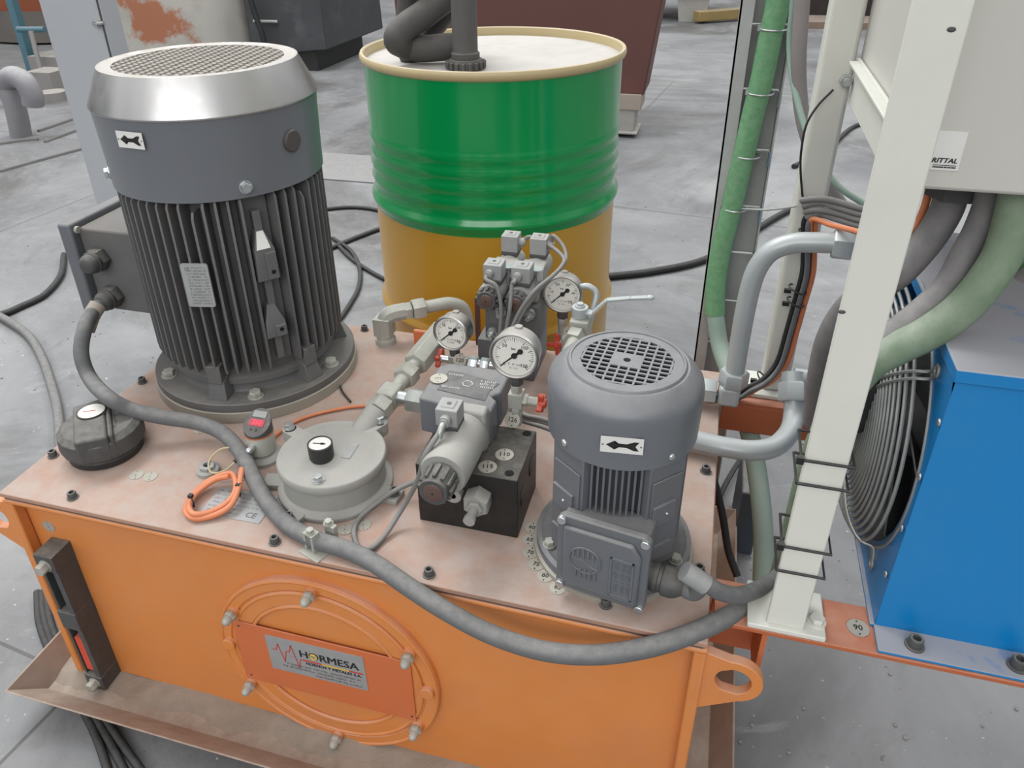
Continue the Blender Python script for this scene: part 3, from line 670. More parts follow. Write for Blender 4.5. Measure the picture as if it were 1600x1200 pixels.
# ================================================================== BREATHER CAP
CX, CY = .0845, .1255
bc = thing('breather_cap', 'black plastic filler breather cap with white dial on tank left corner', 'cap', (CX,CY,H))
m = M(Matrix.Translation((CX,CY,0))); m.lathe([(.050,H),(.055,H+.002),(.056,H+.012),(.052,H+.016),(.050,H+.02)],48); m.build('base_ring', black, bc)
m = M(Matrix.Translation((CX,CY,0))); m.lathe([(.056,H+.016),(.0615,H+.020),(.0625,H+.030),(.0615,H+.046),(.052,H+.054),(.001,H+.057)],20,cap1=False); m.build('cap_body', dplastic, bc, ang=20, bev=.001)
m = M(Matrix.Translation((CX,CY,0)) @ Matrix.Rotation(math.radians(42),4,'Z'))
m.prism([(-.034,-.056),(.012,-.062),(.012,.056),(-.034,.050)],H+.018,H+.062); m.prism([(.012,-.058),(.020,-.060),(.020,.056),(.012,.052)],H+.018,H+.062)
m.build('grip_ridge', dplastic, bc, bev=.004)
m = M(Matrix.Translation((CX,CY,0)) @ Matrix.Rotation(math.radians(42),4,'Z'))
m.add([(.0202,-.030,H+.058),(.0202,.050,H+.058),(.058,.040,H+.040),(.058,-.020,H+.040),(.0202,-.030,H+.02),(.0202,.050,H+.02),(.058,.040,H+.02),(.058,-.020,H+.02)],[(0,1,2,3),(7,6,5,4),(0,4,5,1),(1,5,6,2),(2,6,7,3),(3,7,4,0)])
m.build('side_shoulder', dplastic, bc, bev=.003)
Tc = Matrix.Translation((CX-.018,CY+.010,H+.0625))
m = M(Tc); m.cyl((0,0,-.002),(0,0,.0015),.0205,36); dc = m.build('dial', dial, bc)
m = M(Tc); m.ring(.0205,.0012,Matrix.Translation((0,0,.001)),36,6); m.build('dial_ring', black, bc)
m = M(Tc @ Matrix.Rotation(.5,4,'Z')); m.box((-.012,-.0006,.0016),(.006,.0006,.0020)); m.build('dial_needle', redink, dc)
m = M(Matrix.Translation((CX,CY,0)) @ Matrix.Rotation(math.radians(42),4,'Z')); m.T = m.T @ frame((.039,.012,H+.0505),(.43,0,.9),(0,1,0)); m.prism(rrect(.034,.009,.004),-.001,.0012); m.build('label_patch', paper, bc)

# ================================================================== PRESSURE SENSOR
QX, QY = .337, .1715
ps = thing('pressure_switch', 'cylindrical steel pressure switch with lit red digital display', 'sensor', (QX,QY,H))
m = M(Matrix.Translation((QX,QY,0))); m.lathe([(.029,H),(.029,H+.006),(.024,H+.010),(.020,H+.012)],40); m.build('base_boss', castgrey, ps)
m = M(Matrix.Translation((QX,QY,0))); m.lathe([(.017,H+.012),(.0215,H+.016),(.0215,H+.047),(.021,H+.048)],40); m.build('body', steel_dusty, ps)
m = M(Matrix.Translation((QX,QY,0))); m.lathe([(.0218,H+.048),(.0218,H+.050)],40); m.build('orange_seal', orange_dark, ps)
hd = M(); n_ = 40; vs = []
for i in range(n_):
    a = 2*PI*i/n_; x_, y_ = .0215*math.cos(a), .0215*math.sin(a); vs.append((QX+x_,QY+y_,H+.050))
for i in range(n_):
    a = 2*PI*i/n_; x_, y_ = .0215*math.cos(a), .0215*math.sin(a); vs.append((QX+x_,QY+y_,H+.066+y_*.55))
hd.add(vs, [tuple(reversed(range(n_))), tuple(range(n_,2*n_))]+[(i,(i+1)%n_,n_+(i+1)%n_,n_+i) for i in range(n_)]); head = hd.build('display_head', dplastic, ps, bev=.0008)
Th = frame((QX,QY,H+.0662),(0,-.482,.876),(1,0,0))
m = M(Th @ Matrix.Translation((0,-.001,0))); m.box((-.0125,-.0058,0),(.0125,.0058,.0008)); m.build('display_window', ledb, head)
m = M(Th @ Matrix.Translation((0,-.001,0))); m.text('350', .0105, Matrix.Translation((.001,0,.0012)), bold=.0002); m.build('digits', led, head)
m = M(Th @ Matrix.Translation((0,.0135,0))); m.box((-.011,-.0055,0),(.011,.005,.0012)); m.build('top_label', gplastic, head)
m = M(Th); m.cyl((-.005,-.0125,0),(-.005,-.0125,.001),.002,10); m.cyl((.003,-.0125,0),(.003,-.0125,.001),.002,10); m.build('button', black, head)
m = M(); m.cyl((QX,QY-.020,H+.036),(QX,QY-.030,H+.036),.0055,16); m.ball((QX,QY-.032,H+.036),.0055,14); m.build('connector_stub', brightnut, ps)

# orange sensor cable coil and cream wire
R1 = [P(*q,'z',H+z) for q,z in (((378,732),.03),((372,765),.02),((360,790),.014),((335,805),.007),((305,810),.006),((290,798),.007),((300,775),.008),((325,752),.012),((355,740),.02),((366,745),.022),((368,765),.019),((355,785),.013),((328,800),.010),((303,803),.012),((296,790),.012),((308,770),.012),((335,750),.016),((358,744),.024))]
oc = M().tube(R1,.0042,10,8).build('sensor_cable', cable_o); tag(oc,'orange cable coiled in a loop and tied, lying on the data plate','cable')
for q in ((374,766),(300,783)):
    p = P(*q,'z',H+.014); m = M(); m.ring(.0085,.0012,frame(p,(1,.6,0) if q[0]>350 else (.8,1,0)),20,6); m.box((p.x-.003,p.y-.003,p.z+.007),(p.x+.003,p.y+.003,p.z+.012)); m.build('cable_tie', tie, oc)
cw = M().tube([P(*q,'z',H+z) for q,z in (((400,690),.03),((372,698),.03),((345,702),.028),((327,720),.016),((330,738),.012),((350,736),.016),((368,722),.022),((392,706),.03))],.0016,8).build('sensor_wire', cable_cream); tag(cw,'thin cream wire loop over the blanked port beside the pressure switch','wire')
m = M(); m.tube([P(366,722,'z',H+.022),P(374,716,'z',H+.024)],.0032,10,0); m.build('shrink_sleeve', cable_b, cw)
# long orange cable across the lid behind the filter
cablething('sensor_cable', [P(410,692,'z',H+.012),P(425,684,'z',H+.006),P(455,662,'z',H+.004),P(490,648,'z',H+.004),P(540,637,'z',H+.004),P(570,634,'z',H+.004),P(605,632,'z',H+.004),P(640,627,'z',H+.004),P(690,628,'z',H+.004)],.0028,cable_o,'thin orange cable lying across the lid between filter and big motor','cable')
cablething('ground_wire', [P(530,597,'z',H+.003),P(534,610,'z',H+.003),P(541,620,'z',H+.002),P(548,628,'z',H+.003)],.0018,cable_b,'short thin black wire on the lid beside big motor ring','wire')

# ================================================================== RETURN LINE WITH CHECK VALVE
LZ = .500
rl = thing('return_line', 'zinc plated pipe run with tee and long hexagonal check valve behind filter', 'pipe fitting', P(606,612,'z',LZ)-Vector((0,0,LZ-H)))
A = P(585,648,'z',LZ-.008); B = P(703,503,'z',LZ); dl = (B-A); Ln = dl.length; dn = dl.normalized()
def on(px, py):   # point of the run nearest a photo position
    q = P(px,py,'z',LZ); return A + dn*((q-A).dot(dn))
T_ = on(607,613)
m = M(); m.cyl((FX+.012,FY+.058,Z0-.004),A+dn*.01,.019,28); m.build('filter_neck', castgrey, rl)
m = M(); m.hexn(A+dn*.004,A+dn*.030,.0205,x=(0,0,1)); m.build('union_nut', steel_dusty, rl)
m = M(); m.cyl(A,B,.0125,24); m.build('pipe', steel_dusty, rl)
m = M(); m.cbox((0,0,0),(.034,.030,.032)); m.T = frame(T_, (0,0,1), (dn.x,dn.y,0)); m2 = M(m.T); m2.cbox((0,0,0),(.036,.031,.031)); m2.build('tee_body', steel_dusty, rl, bev=.003)
q = on(627,580); m = M(); m.hexn(q-dn*.014,q+dn*.013,.0205,x=(0,0,1)); m.build('union_nut', steel_dusty, rl)
q0, q1 = on(638,565), on(690,512); m = M(); m.hexn(q0,q1,.0225,x=(0,0,1)); m.build('check_valve', steel_dusty, rl, bev=.001)
m = M(); m.turned(q1-dn*.002,q1+dn*.03,[(.018,0),(.018,.012),(.014,.02),(.016,.03)],24); m.build('end_fitting', steel_dusty, rl)
# branch to the proportional valve
br0 = T_ + Vector((.014,0,0)); VZ = .520
xb = Vector((1,-.06,0)).normalized()
def bx(d, r0, r1, kind): pass
m = M(); m.cyl(br0, br0+xb*.10, .011, 24); m.build('branch_pipe', brightnut, rl)
m = M(); m.hexn(br0+xb*.018, br0+xb*.045, .0195, x=(0,0,1)); m.build('branch_nut', steel, rl)
m = M(); m.cyl(br0+xb*.047, br0+xb*.051,.017,24); m.cyl(br0+xb*.052, br0+xb*.056,.016,24); m.build('seal_ring', gasket, rl)
m = M(); m.hexn(br0+xb*.056, br0+xb*.098, .0185, x=(0,0,1)); m.build('branch_union', steel, rl, bev=.001)

# ================================================================== BLACK MANIFOLD BLOCK
at(.003,.007)
mb = thing('manifold_block', 'black square steel manifold block with round tags, left of small motor', 'block', (.687,.143,H))
BT = .526
m = M(); m.box((.617,.096,H),(.757,.205,BT)); m.build('block', blockm, mb, bev=.0015)
for x_, y_ in ((.743,.108),(.745,.196)): m = M(); m.cyl((x_,y_,BT),(x_,y_,BT+.0004),.0062,20); m.build('bore', blackp, mb)
for y_, z_ in ((.128,.475),(.176,.488)): m = M(); m.cyl((.7565,y_,z_),(.7585,y_,z_),.015,28); m.cyl((.7585,y_,z_),(.7588,y_,z_),.010,6); m.build('port_plug', blockm, mb)
m = M(); m.cyl((.672,.096,.492),(.672,.088,.492),.0115,24); m.lathe([(.0115,0),(.0115,.004),(.0045,.004)],24,frame((.672,.088,.492),(0,-1,0)),cap1=False); m.build('face_plug', castgrey, mb)
m = M(); m.hexn((.706,.097,.490),(.706,.073,.490),.0185,x=(0,0,1)); m.hexn((.706,.074,.490),(.706,.067,.490),.0115); m.cyl((.706,.068,.490),(.706,.050,.490),.0065,16); m.cyl((.706,.052,.490),(.706,.046,.490),.0078,16); m.build('relief_plug', castgrey, mb)
disc(.714,.112,'115',8,mb,T=Matrix.Translation((.712,.113,BT))@Matrix.Rotation(.2,4,'Z'),r=.0125); disc(0,0,'110',0,mb,T=Matrix.Translation((.727,.143,BT))@Matrix.Rotation(.2,4,'Z'),r=.0125)

# DIN plug: small square connector, cable leaves through a gland
def din(T, par, w=.027, h=.027, gl=(0,-1)):
    m = M(T); m.box((-w/2,-w/2,0),(w/2,w/2,.007)); m.build('connector_base', dplastic, par, bev=.001)
    m = M(T); m.box((-w/2,-w/2,.007),(w/2,w/2,h)); m.box((-w*.3,-w*.3,h-.001),(w*.3,w*.3,h+.0015)); o = m.build('connector', gplastic, par, bev=.003)
    m = M(T); g = Vector((gl[0],gl[1],0)); c0 = Vector((0,0,h*.58)); m.cyl(c0+g*(w/2-.002), c0+g*(w/2+.008), .0078, 20); m.cyl(c0+g*(w/2+.008), c0+g*(w/2+.0105), .0060, 16); m.build('connector_gland', gplastic, par)
    m = M(T); m.cyl((0,0,h+.0012),(0,0,h+.0022),.003,12); m.build('connector_screw', dplastic, par)
    return T @ (c0+g*(w/2+.010))
def solenoid(par, p0, p1, r, knob, rk):
    """p0 = valve end, p1 = knob end of the coil"""
    p0, p1 = vec(p0), vec(p1); d = (p1-p0).normalized(); L = (p1-p0).length
    m = M(); m.turned(p0,p1,[(r*.93,0),(r,.004),(r,L-.005),(r*.93,L),(r*.6,L)],40); m.build('coil', gplastic if r < .025 else castgrey, par)
    q1 = p1+d*knob
    m = M(); m.turned(p1,q1,[(rk*1.1,0),(rk*1.05,knob*.15),(rk,knob*.5),(rk,knob)],32)
    F = frame(p1,d)
    for i in range(12):
        q = M(F @ Matrix.Rotation(2*PI*i/12,4,'Z')); q.box((rk*.92,-rk*.12,knob*.12),(rk*1.22,rk*.12,knob*.82)); base=len(m.v); m.v += q.v; m.f += [tuple(base+z for z in f) for f in q.f]
    m.build('knob', dplastic, par, bev=.0008)
    m = M(); m.turned(q1-d*.001,q1+d*.0018,[(rk*.70,0),(rk*.70,.002),(rk*.60,.0028)],28); m.build('knob_cap', copper, par)
    m = M(); m.cyl(q1+d*.0016,q1+d*.0022,.0013,10); m.build('pin_hole', blackp, par)
pv = thing('proportional_valve', 'grey proportional valve with large round solenoid lying on manifold block', 'valve', (.665,.15,BT))
m = M(); m.prism([(.600,.165),(.640,.160),(.705,.158),(.706,.185),(.695,.195),(.706,.205),(.706,.262),(.612,.262),(.600,.25)],BT,.582); m.build('valve_body', motor_m, pv, bev=.003)
m = M(); m.box((.640,.140,BT),(.702,.162,.590)); m.build('end_flange', castgrey, pv, bev=.004)
m = M(); m.prism([(.618,.190),(.690,.180),(.690,.205),(.698,.225),(.640,.240),(.618,.240)],.5822,.5828); lb_ = m.build('type_label', mat('dark_label','2e3338',.4,dust=.3), pv)
m = M(); m.ring(.0075,.0006,Matrix.Translation((.655,.214,.5832)),6,4)
for i,y_ in enumerate((.225,.218,.211)): small_print(m,.672,.692,y_,.0045,.5832)
small_print(m,.622,.646,.232,.004,.5832); small_print(m,.622,.650,.200,.004,.5832); m.build('label_print', paper, lb_)
disc(0,0,'',0,pv,T=Matrix.Translation((.612,.215,.5835))@Matrix.Rotation(.2,4,'Z'),r=.0125)
solenoid(pv,(.676,.142,.557),(.674,.048,.557),.031,.034,.0185)
g_ = din(Matrix.Translation((.664,.112,.5865)) @ Matrix.Rotation(.0,4,'Z'), pv, .029, .032)
# its cable: drops along the coil, loops on the lid
cablething('valve_cable', [g_+Vector((0,.006,0)),g_+Vector((-.002,-.008,-.006)),P(664,712,'z',.575),P(655,745,'z',.53),P(640,775,'z',H+.05),P(622,805,'z',H+.02),P(600,838,'z',H+.006),P(578,858,'z',H+.005),P(560,855,'z',H+.004),P(553,830,'z',H+.004),P(563,808,'z',H+.006),P(590,785,'z',H+.014),P(620,765,'z',H+.02),P(650,752,'z',H+.03),P(662,748,'z',H+.05)], .0036, cable_l, 'grey cable falling from the large solenoid and looping on the lid', 'cable')
m = M(); m.tube([g_+Vector((0,.004,0)),g_+Vector((-.001,-.006,-.003)),g_+Vector((-.003,-.012,-.014))],.0046,12,4); m.build('cable_sleeve', steel, pv)

# ================================================================== PRESSURE GAUGES
def gauge(px, py, y, nums, label, stem_to, r=.0335, yaw=0, tilt=6):
    c = P(px,py,'y',y); z = Vector((math.sin(math.radians(yaw)),-math.cos(math.radians(yaw)),math.sin(math.radians(tilt)))).normalized()
    g = thing('pressure_gauge', label, 'gauge', (c.x,c.y,stem_to), 'pressure gauges on the tank'); del g['group']
    x = Vector((0,0,1)).cross(z).normalized(); F = Matrix((x, z.cross(x), z)).transposed().to_4x4(); F.translation = c
    m = M(F); m.lathe([(r*.90,-.027),(r*.95,-.024),(r*.96,-.004),(r*1.0,-.003),(r*1.03,.0),(r*1.02,.004),(r*.95,.0055),(r*.89,.004),(r*.885,.001)],56,cap1=False); m.build('case', chrome, g)
    m = M(F); m.cyl((0,0,-.001),(0,0,.0016),r*.885,48); d = m.build('dial', dial, g)
    m = M(F); m.cyl((0,r*.93,-.020),(0,r*1.02,-.020),.0055,16); 
    m.build('vent_plug', castgrey, g)
    m = M(F); n_ = 40
    for i in range(n_+1):
        a = math.radians(225-270*i/n_); L = .0035 if i%5 else .006; rr = r*.80; q = F @ Matrix.Rotation(a,4,'Z')
        m2 = M(q); m2.box((rr-L,-.0002 if i%5 else -.0004,.0017),(rr,.0002 if i%5 else .0004,.0019)); base=len(m.v); m.v += m2.v; m.f += [tuple(base+w_ for w_ in f) for f in m2.f]
    k = len(nums)-1
    for i, s_ in enumerate(nums):
        a = math.radians(225-270*i/k); m.text(s_, .0068, Matrix.Translation((r*.57*math.cos(a),r*.57*math.sin(a),.0019)))
    m.text('bar', .005, Matrix.Translation((-.001,r*.30,.0019))); small_print(m,-.006,.006,-r*.55,.003,.0019); small_print(m,-.008,.010,-r*.38,.003,.0019); m.build('scale', ink, d)
    a = math.radians(222); q = F @ Matrix.Rotation(a,4,'Z'); m = M(q)
    m.add([(-.010,-.0022,.0026),(-.010,.0022,.0026),(.004,.0012,.0026),(.026,.0004,.0026),(.026,-.0004,.0026),(.004,-.0012,.0026)],[(0,1,2,3,4,5)]); m.cyl((0,0,.002),(0,0,.0036),.0040,20); m.cyl((-.011,0,.002),(-.011,0,.003),.0038,20); m.build('needle', ink, d)
    s0 = F @ Vector((0,-r*.93,-.012))
    m = M(); m.cyl(s0+Vector((0,0,.004)),s0-Vector((0,0,.006)),.0065,16); m.hexn(s0-Vector((0,0,.005)),s0-Vector((0,0,.020)),.0095); m.build('stem', dplastic if r>.03 else steel, g)
    return g, s0-Vector((0,0,.020))
def star_handle(par, p0, d, r=.014):
    F = frame(p0,d,(.3,.2,1)); m = M(F); m.lathe([(.0055,0),(.0068,.004),(.0068,.012)],16)
    for i in range(4):
        q = M(F @ Matrix.Rotation(2*PI*i/4+.4,4,'Z')); q.box((.003,-.0036,.001),(r,.0036,.009)); q.cyl((r,0,.001),(r,0,.009),.0036,12); base=len(m.v); m.v += q.v; m.f += [tuple(base+w_ for w_ in f) for f in q.f]
    m.lathe([(.0045,.012),(.0045,.0135),(.001,.0135)],12); return m.build('star_handle', redp, par, bev=.0008)
# front gauge on the block
g3, e3 = gauge(804,555,.205,('0','50','100','150'),'largest looking round dial gauge, standing on black block behind solenoid', BT, tilt=4)
m = M(); m.hexn(e3+Vector((0,0,.002)),e3-Vector((0,0,.012)),.0085); m.cyl(e3,(e3.x,e3.y,BT),.0075,18); m.box((e3.x-.010,e3.y-.010,e3.z-.036),(e3.x+.010,e3.y+.010,e3.z-.012)); m.hexn(e3-Vector((0,0,.036)),e3-Vector((0,0,.050)),.0095); m.build('needle_valve', steel_dusty, g3, bev=.001)
h0 = e3+Vector((.009,-.001,-.024)); m = M(); m.hexn(h0,h0+Vector((.008,0,0)),.009); m.cyl(h0,h0+Vector((.022,0,-.001)),.0068,18); m.build('valve_spindle', steel_dusty, g3); star_handle(g3,h0+Vector((.021,0,-.001)),(1,0,-.05),.013)
disc(0,0,'126',0,g3,T=frame((e3.x-.003,e3.y-.0105,BT+.014),(-.1,-.9,.42),(1,0,0)),r=.0112)
# left rear gauge
at(.004,.02)
g1, e1 = gauge(705,520,.395,('0','50','100','150'),'round dial gauge standing left of the stacked solenoid valves', H+.015, r=.031, yaw=-6, tilt=4)
v1 = e1-Vector((0,0,.010))
m = M(); m.box((v1.x-.010,v1.y-.009,v1.z-.012),(v1.x+.012,v1.y+.009,v1.z+.012)); m.build('needle_valve', steel, g1, bev=.002)
vb = v1
m = M(); m.cyl(vb,vb-Vector((.026,0,0)),.0065,16); m.hexn(vb+Vector((.012,0,0)),vb+Vector((.022,0,0)),.0075); m.hexn(vb+Vector((.024,0,0)),vb+Vector((.042,0,0)),.0115); m.hexn(vb+Vector((.046,0,0)),vb+Vector((.062,0,0)),.0115); m.cyl(vb,vb+Vector((.088,0,0)),.0075,16); m.build('coupling', brightnut, g1)
star_handle(g1,vb-Vector((.024,0,0)),(-1,0,.05),.013)
disc(0,0,'120',0,g1,T=frame(v1+Vector((.012,-.010,.008)),(.1,-1,.35),(1,0,0)),r=.0115)
# right rear gauge
at(.005,.025)
g2, e2 = gauge(879,459,.50,('0','10','20','30','40','50'),'round dial gauge standing right of the stacked solenoid valves', H+.05, yaw=4, tilt=4)
m = M(); m.hexn(e2+Vector((0,0,.002)),e2-Vector((0,0,.014)),.009); m.cyl(e2,e2-Vector((0,0,.09)),.0075,16); m.box((e2.x-.010,e2.y-.010,e2.z-.055),(e2.x+.010,e2.y+.010,e2.z-.028)); m.build('needle_valve', steel_dusty, g2, bev=.001)
m = M(); m.cyl(e2-Vector((0,.009,.042)),e2-Vector((.002,.022,.042)),.0065,16); m.build('valve_spindle', steel_dusty, g2); star_handle(g2,e2-Vector((.002,.020,.042)),(-.15,-1,.25),.0165)
disc(0,0,'120',0,g2,T=frame(P(890,520,'y',.485),(.0,-1,.35),(1,0,.1)),r=.0115)
m = M(); m.tube([P(905,449,'y',.515),P(918,447,'y',.515),P(930,455,'y',.515),P(931,468,'y',.51),P(925,488,'y',.50),P(921,505,'y',.49)],.0055,12); tb_=m.build('bypass_tube', silver); tag(tb_,'short bent grey tube beside the right rear dial gauge','tube')

# ================================================================== BALL VALVE
bp = P(905,505,'y',.44)
bv = thing('ball_valve', 'silver ball valve with long flat lever pointing right', 'valve', bp-Vector((0,0,.03)))
def bp_(a,b,c): return bp+Vector((a,b,c))
m = M(); m.box(bp_(-.014,-.018,-.030),bp_(.018,.026,.012)); m.build('valve_body', steel_dusty, bv, bev=.003)
m = M(); m.cyl(bp_(.0,.002,.012),bp_(.0,.002,.030),.0135,28); m.cyl(bp_(0,.002,.030),bp_(0,.002,.033),.008,16); m.hexn(bp_(0,.002,.032),bp_(0,.002,.037),.006); m.build('stem_cap', silver, bv, bev=.001)
ps_ = [bp_(0,.002,.024),P(925,490,'y',.44),P(948,469,'y',.44),P(985,466,'y',.44),P(1016,465,'y',.44)]
m = M()
for a_, b_, w0, w1 in ((0,1,.008,.0075),(1,2,.0075,.0055),(2,3,.0055,.005),(3,4,.005,.005)):
    p, q = ps_[a_], ps_[b_]; dv=Vector((0,1,0)); up_=(q-p).cross(dv).normalized()*.0022
    m.add([p-dv*w0-up_,p+dv*w0-up_,q+dv*w1-up_,q-dv*w1-up_,p-dv*w0+up_,p+dv*w0+up_,q+dv*w1+up_,q-dv*w1+up_],[(0,3,2,1),(4,5,6,7),(0,1,5,4),(1,2,6,5),(2,3,7,6),(3,0,4,7)])
m.ball(ps_[4],.007,14,(1,.8,.6)); m.build('lever', silver, bv, bev=.0008)
m = M(); m.hexn(bp_(0,-.018,-.012),bp_(-.003,-.040,-.014),.0185); m.cyl(bp_(0,-.038,-.014),bp_(-.01,-.15,-.022),.012,20); m.build('inlet_fitting', steel_dusty, bv)
m = M(); m.hexn(bp_(-.012,-.03,-.075),bp_(-.012,-.005,-.075),.02); m.cyl(bp_(-.012,-.0,-.03),bp_(-.012,0,H-bp.z),.016,24); m.build('support_fitting', castgrey, bv)

# ================================================================== SOLENOID VALVE STACK
at(-.011,.027)
vs_ = thing('solenoid_valve_stack', 'stack of two dusty solenoid valves with four square plugs before the drum', 'valve', (.66,.50,H))
m = M(); m.box((.602,.455,H),(.705,.56,.500)); m.build('base_manifold', motor_m, vs_, bev=.002)
m = M(); m.box((.615,.462,.500),(.710,.535,.572)); m.box((.622,.458,.53),(.655,.464,.568)); m.build('intermediate_plate', cast, vs_, bev=.0015)
for i, x_ in enumerate((.634,.684)):
    m = M(); m.box((x_-.0215,.475,.572),(x_+.0215,.552,.618)); m.build('valve_body', castgrey, vs_, bev=.003)
    solenoid(vs_,(x_,.476,.597),(x_-.002,.433,.597),.0215,.017,.0165)
    m = M(); m.turned((x_,.551,.597),(x_,.600,.597),[(.020,0),(.0215,.003),(.0215,.045),(.018,.049)],32); m.build('rear_coil', castgrey, vs_)
    m = M(); m.cyl((x_+.018,.482,.615),(x_+.018,.482,.632),.0095,20); m.cyl((x_+.018,.482,.628),(x_+.018,.482,.634),.0105,24); m.build('sensor_cap', brightnut, vs_)
    for z_, xx in ((.560,x_+.012),(.515,x_-.004)):
        m = M(); m.cyl((xx,.461,z_),(xx,.452,z_),.0095,20); m.hexn((xx,.453,z_),(xx,.444,z_),.0065); m.cyl((xx,.446,z_),(xx,.436,z_),.0042,12); m.build('adjusting_screw', steel, vs_)
ends = []
for x_, y_, z_ in ((.636,.455,.6175),(.684,.455,.6175)): ends.append(din(Matrix.Translation((x_,y_,z_)), vs_, .031,.034, (-.25,-.97)))
rends = []
for x_, y_, z_ in ((.634,.572,.6175),(.686,.572,.6175)): rends.append(din(Matrix.Translation((x_,y_,z_)), vs_, .030,.037, (1,.1)))
cols = []
def vc(pts, lab): cablething('valve_cable', pts, .0034, cable_l, lab, 'cable')
vc([ends[0]+Vector((0,.004,0)),ends[0]+Vector((.001,-.008,-.004)),P(776,448,'y',.42),P(783,480,'y',.415),P(781,520,'y',.41),P(776,548,'y',.40),P(779,585,'y',.36),P(776,612,'y',.34),P(788,640,'y',.30),P(808,655,'y',.28),P(850,668,'y',.26),P(905,690,'y',.24)],'grey cable from left front plug of the valve stack, leftmost of its bundle')
vc([ends[1]+Vector((0,.004,0)),ends[1]+Vector((0,-.006,-.004)),P(800,445,'y',.425),P(797,480,'y',.41),P(790,520,'y',.405),P(783,550,'y',.395),P(785,585,'y',.355),P(783,610,'y',.335),P(795,636,'y',.29),P(815,652,'y',.27),P(850,660,'y',.25),P(905,680,'y',.24)],'grey cable from right front plug of the valve stack')
vc([rends[0]-Vector((.004,0,0)),P(828,370,'y',.575),P(858,383,'y',.56),P(880,402,'y',.53),P(878,415,'y',.50),P(862,432,'y',.45),P(835,455,'y',.42),P(810,490,'y',.41),P(796,525,'y',.40),P(788,552,'y',.39),P(790,585,'y',.35),P(790,608,'y',.33),P(803,632,'y',.285),P(820,648,'y',.265),P(850,655,'y',.25),P(905,672,'y',.24)],'grey cable arching from left rear plug of the valve stack')
vc([rends[1]-Vector((.004,0,0)),P(864,368,'y',.57),P(880,385,'y',.555),P(884,405,'y',.53),P(873,422,'y',.49),P(852,442,'y',.44),P(828,470,'y',.42),P(808,505,'y',.41),P(797,535,'y',.40),P(792,556,'y',.385)],'grey cable arching from right rear plug of the valve stack')
m = M(); pt = P(783,603,'y',.335); m.ring(.012,.0014,frame(pt,(0,-.2,1)),20,6); m.box((pt.x+.006,pt.y-.013,pt.z-.003),(pt.x+.022,pt.y-.010,pt.z+.001)); m.build('cable_tie', tie, vs_)
# thin rust brown bar rising behind gauge
rb = P(660,535,'z',H); m = M(); m.box((rb.x,.492,H),(rb.x+.060,.500,H+.052)); o = m.build('support_bracket', orange_dark, None, bev=.004); tag(o,'small orange upright plate between elbow fitting and left dial gauge','bracket')
m = M(); pp = P(747,530,'y',.555); m.box((pp.x-.004,.553,H),(pp.x+.004,.561,H+.10)); o = m.build('bracket_post', rust, None); tag(o,'thin brown upright bar left of the solenoid valve stack','bracket')

# ================================================================== ELBOW AND RETURN TUBE
at()
el = P(603,535,'z',H)
ef = thing('elbow_fitting', 'dusty elbow fitting and bent tube rising from lid behind big motor', 'pipe fitting', el)
eh = .060; dr_ = Vector((.80,.60,.0)).normalized(); top_ = el+Vector((0,0,eh))
m = M(Matrix.Translation(el)); m.lathe([(.020,0),(.020,.010),(.0165,.013),(.0165,.02)],28); m.build('base_nut', steel_dusty, ef)
m = M(); m.tube([el+Vector((0,0,.012)),el+Vector((0,0,.040)),top_+dr_*.008+Vector((0,0,-.004)),top_+dr_*.022+Vector((0,0,.0)),top_+dr_*.045],.0165,8,5); m.box(el+Vector((-.016,-.016,.02)),el+Vector((.016,.016,.056))); m.build('elbow_body', steel_dusty, ef, bev=.003)
m = M(); m.hexn(top_+dr_*.040,top_+dr_*.055,.0175,x=(0,0,1)); m.hexn(top_+dr_*.057,top_+dr_*.082,.0215,x=(0,0,1)); m.build('union_nut', steel_dusty, ef)
m = M(); t0 = top_+dr_*.08; m.tube([t0-dr_*.01,t0+dr_*.02,t0+dr_*.055+Vector((0,0,-.002)),t0+dr_*.080+Vector((0,0,-.018)),t0+dr_*.090+Vector((0,-.004,-.05)),t0+dr_*.092+Vector((0,-.004,-.075))],.0125,16); m.build('bent_tube', steel_dusty, ef)

# ================================================================== THICK MOTOR CABLE
at()
gx, gy, gz = GL[1]-SH
pts = [Vector((gx,gy+.012,gz)),Vector((gx-.002,gy-.012,gz-.006)),P(133,512,'y',.225),P(127,552,'y',.20),P(140,590,'y',.185),P(168,620,'z',H+.085),P(205,640,'z',H+.060),P(255,652,'z',H+.045),P(305,660,'z',H+.034),P(345,675,'z',H+.030),P(375,705,'z',H+.026),P(395,745,'z',H+.020),P(418,785,'z',H+.014),P(450,820,'z',H+.0125),P(490,842,'z',H+.0135),P(540,858,'z',H+.0125),P(585,880,'z',H+.011),
       P(640,918,'y',-.015),P(700,956,'y',-.028),P(770,992,'y',-.035),P(850,1017,'y',-.035),P(930,1023,'y',-.03),P(1010,1012,'y',-.018),P(1080,990,'y',.005),P(1140,962,'y',.045),P(1185,935,'y',.095),P(1230,900,'y',.13),P(1250,860,'y',.15)]
mc = M().tube(pts,.0118,16,8).build('motor_cable', cable_g); tag(mc,'thick grey cable hanging from big motor across tank front to white post','cable')
g0 = Vector((gx,gy,gz)); m = M(); m.tube([g0+Vector((-.001,-.002,0)),g0+Vector((-.003,-.020,-.012)),g0+Vector((-.008,-.034,-.032))],.0135,14,5); m.build('tape_wrap', mat('beige_tape','9d9284',.7,dust=.5), mc)
pts = [GS[1]-Vector((.004,0,0)),GS[1]+Vector((.012,-.002,-.004)),P(1100,912,'y',.022),P(1125,925,'y',.03),P(1155,930,'y',.05),P(1185,920,'y',.085),P(1215,902,'y',.12),P(1240,880,'y',.14)]
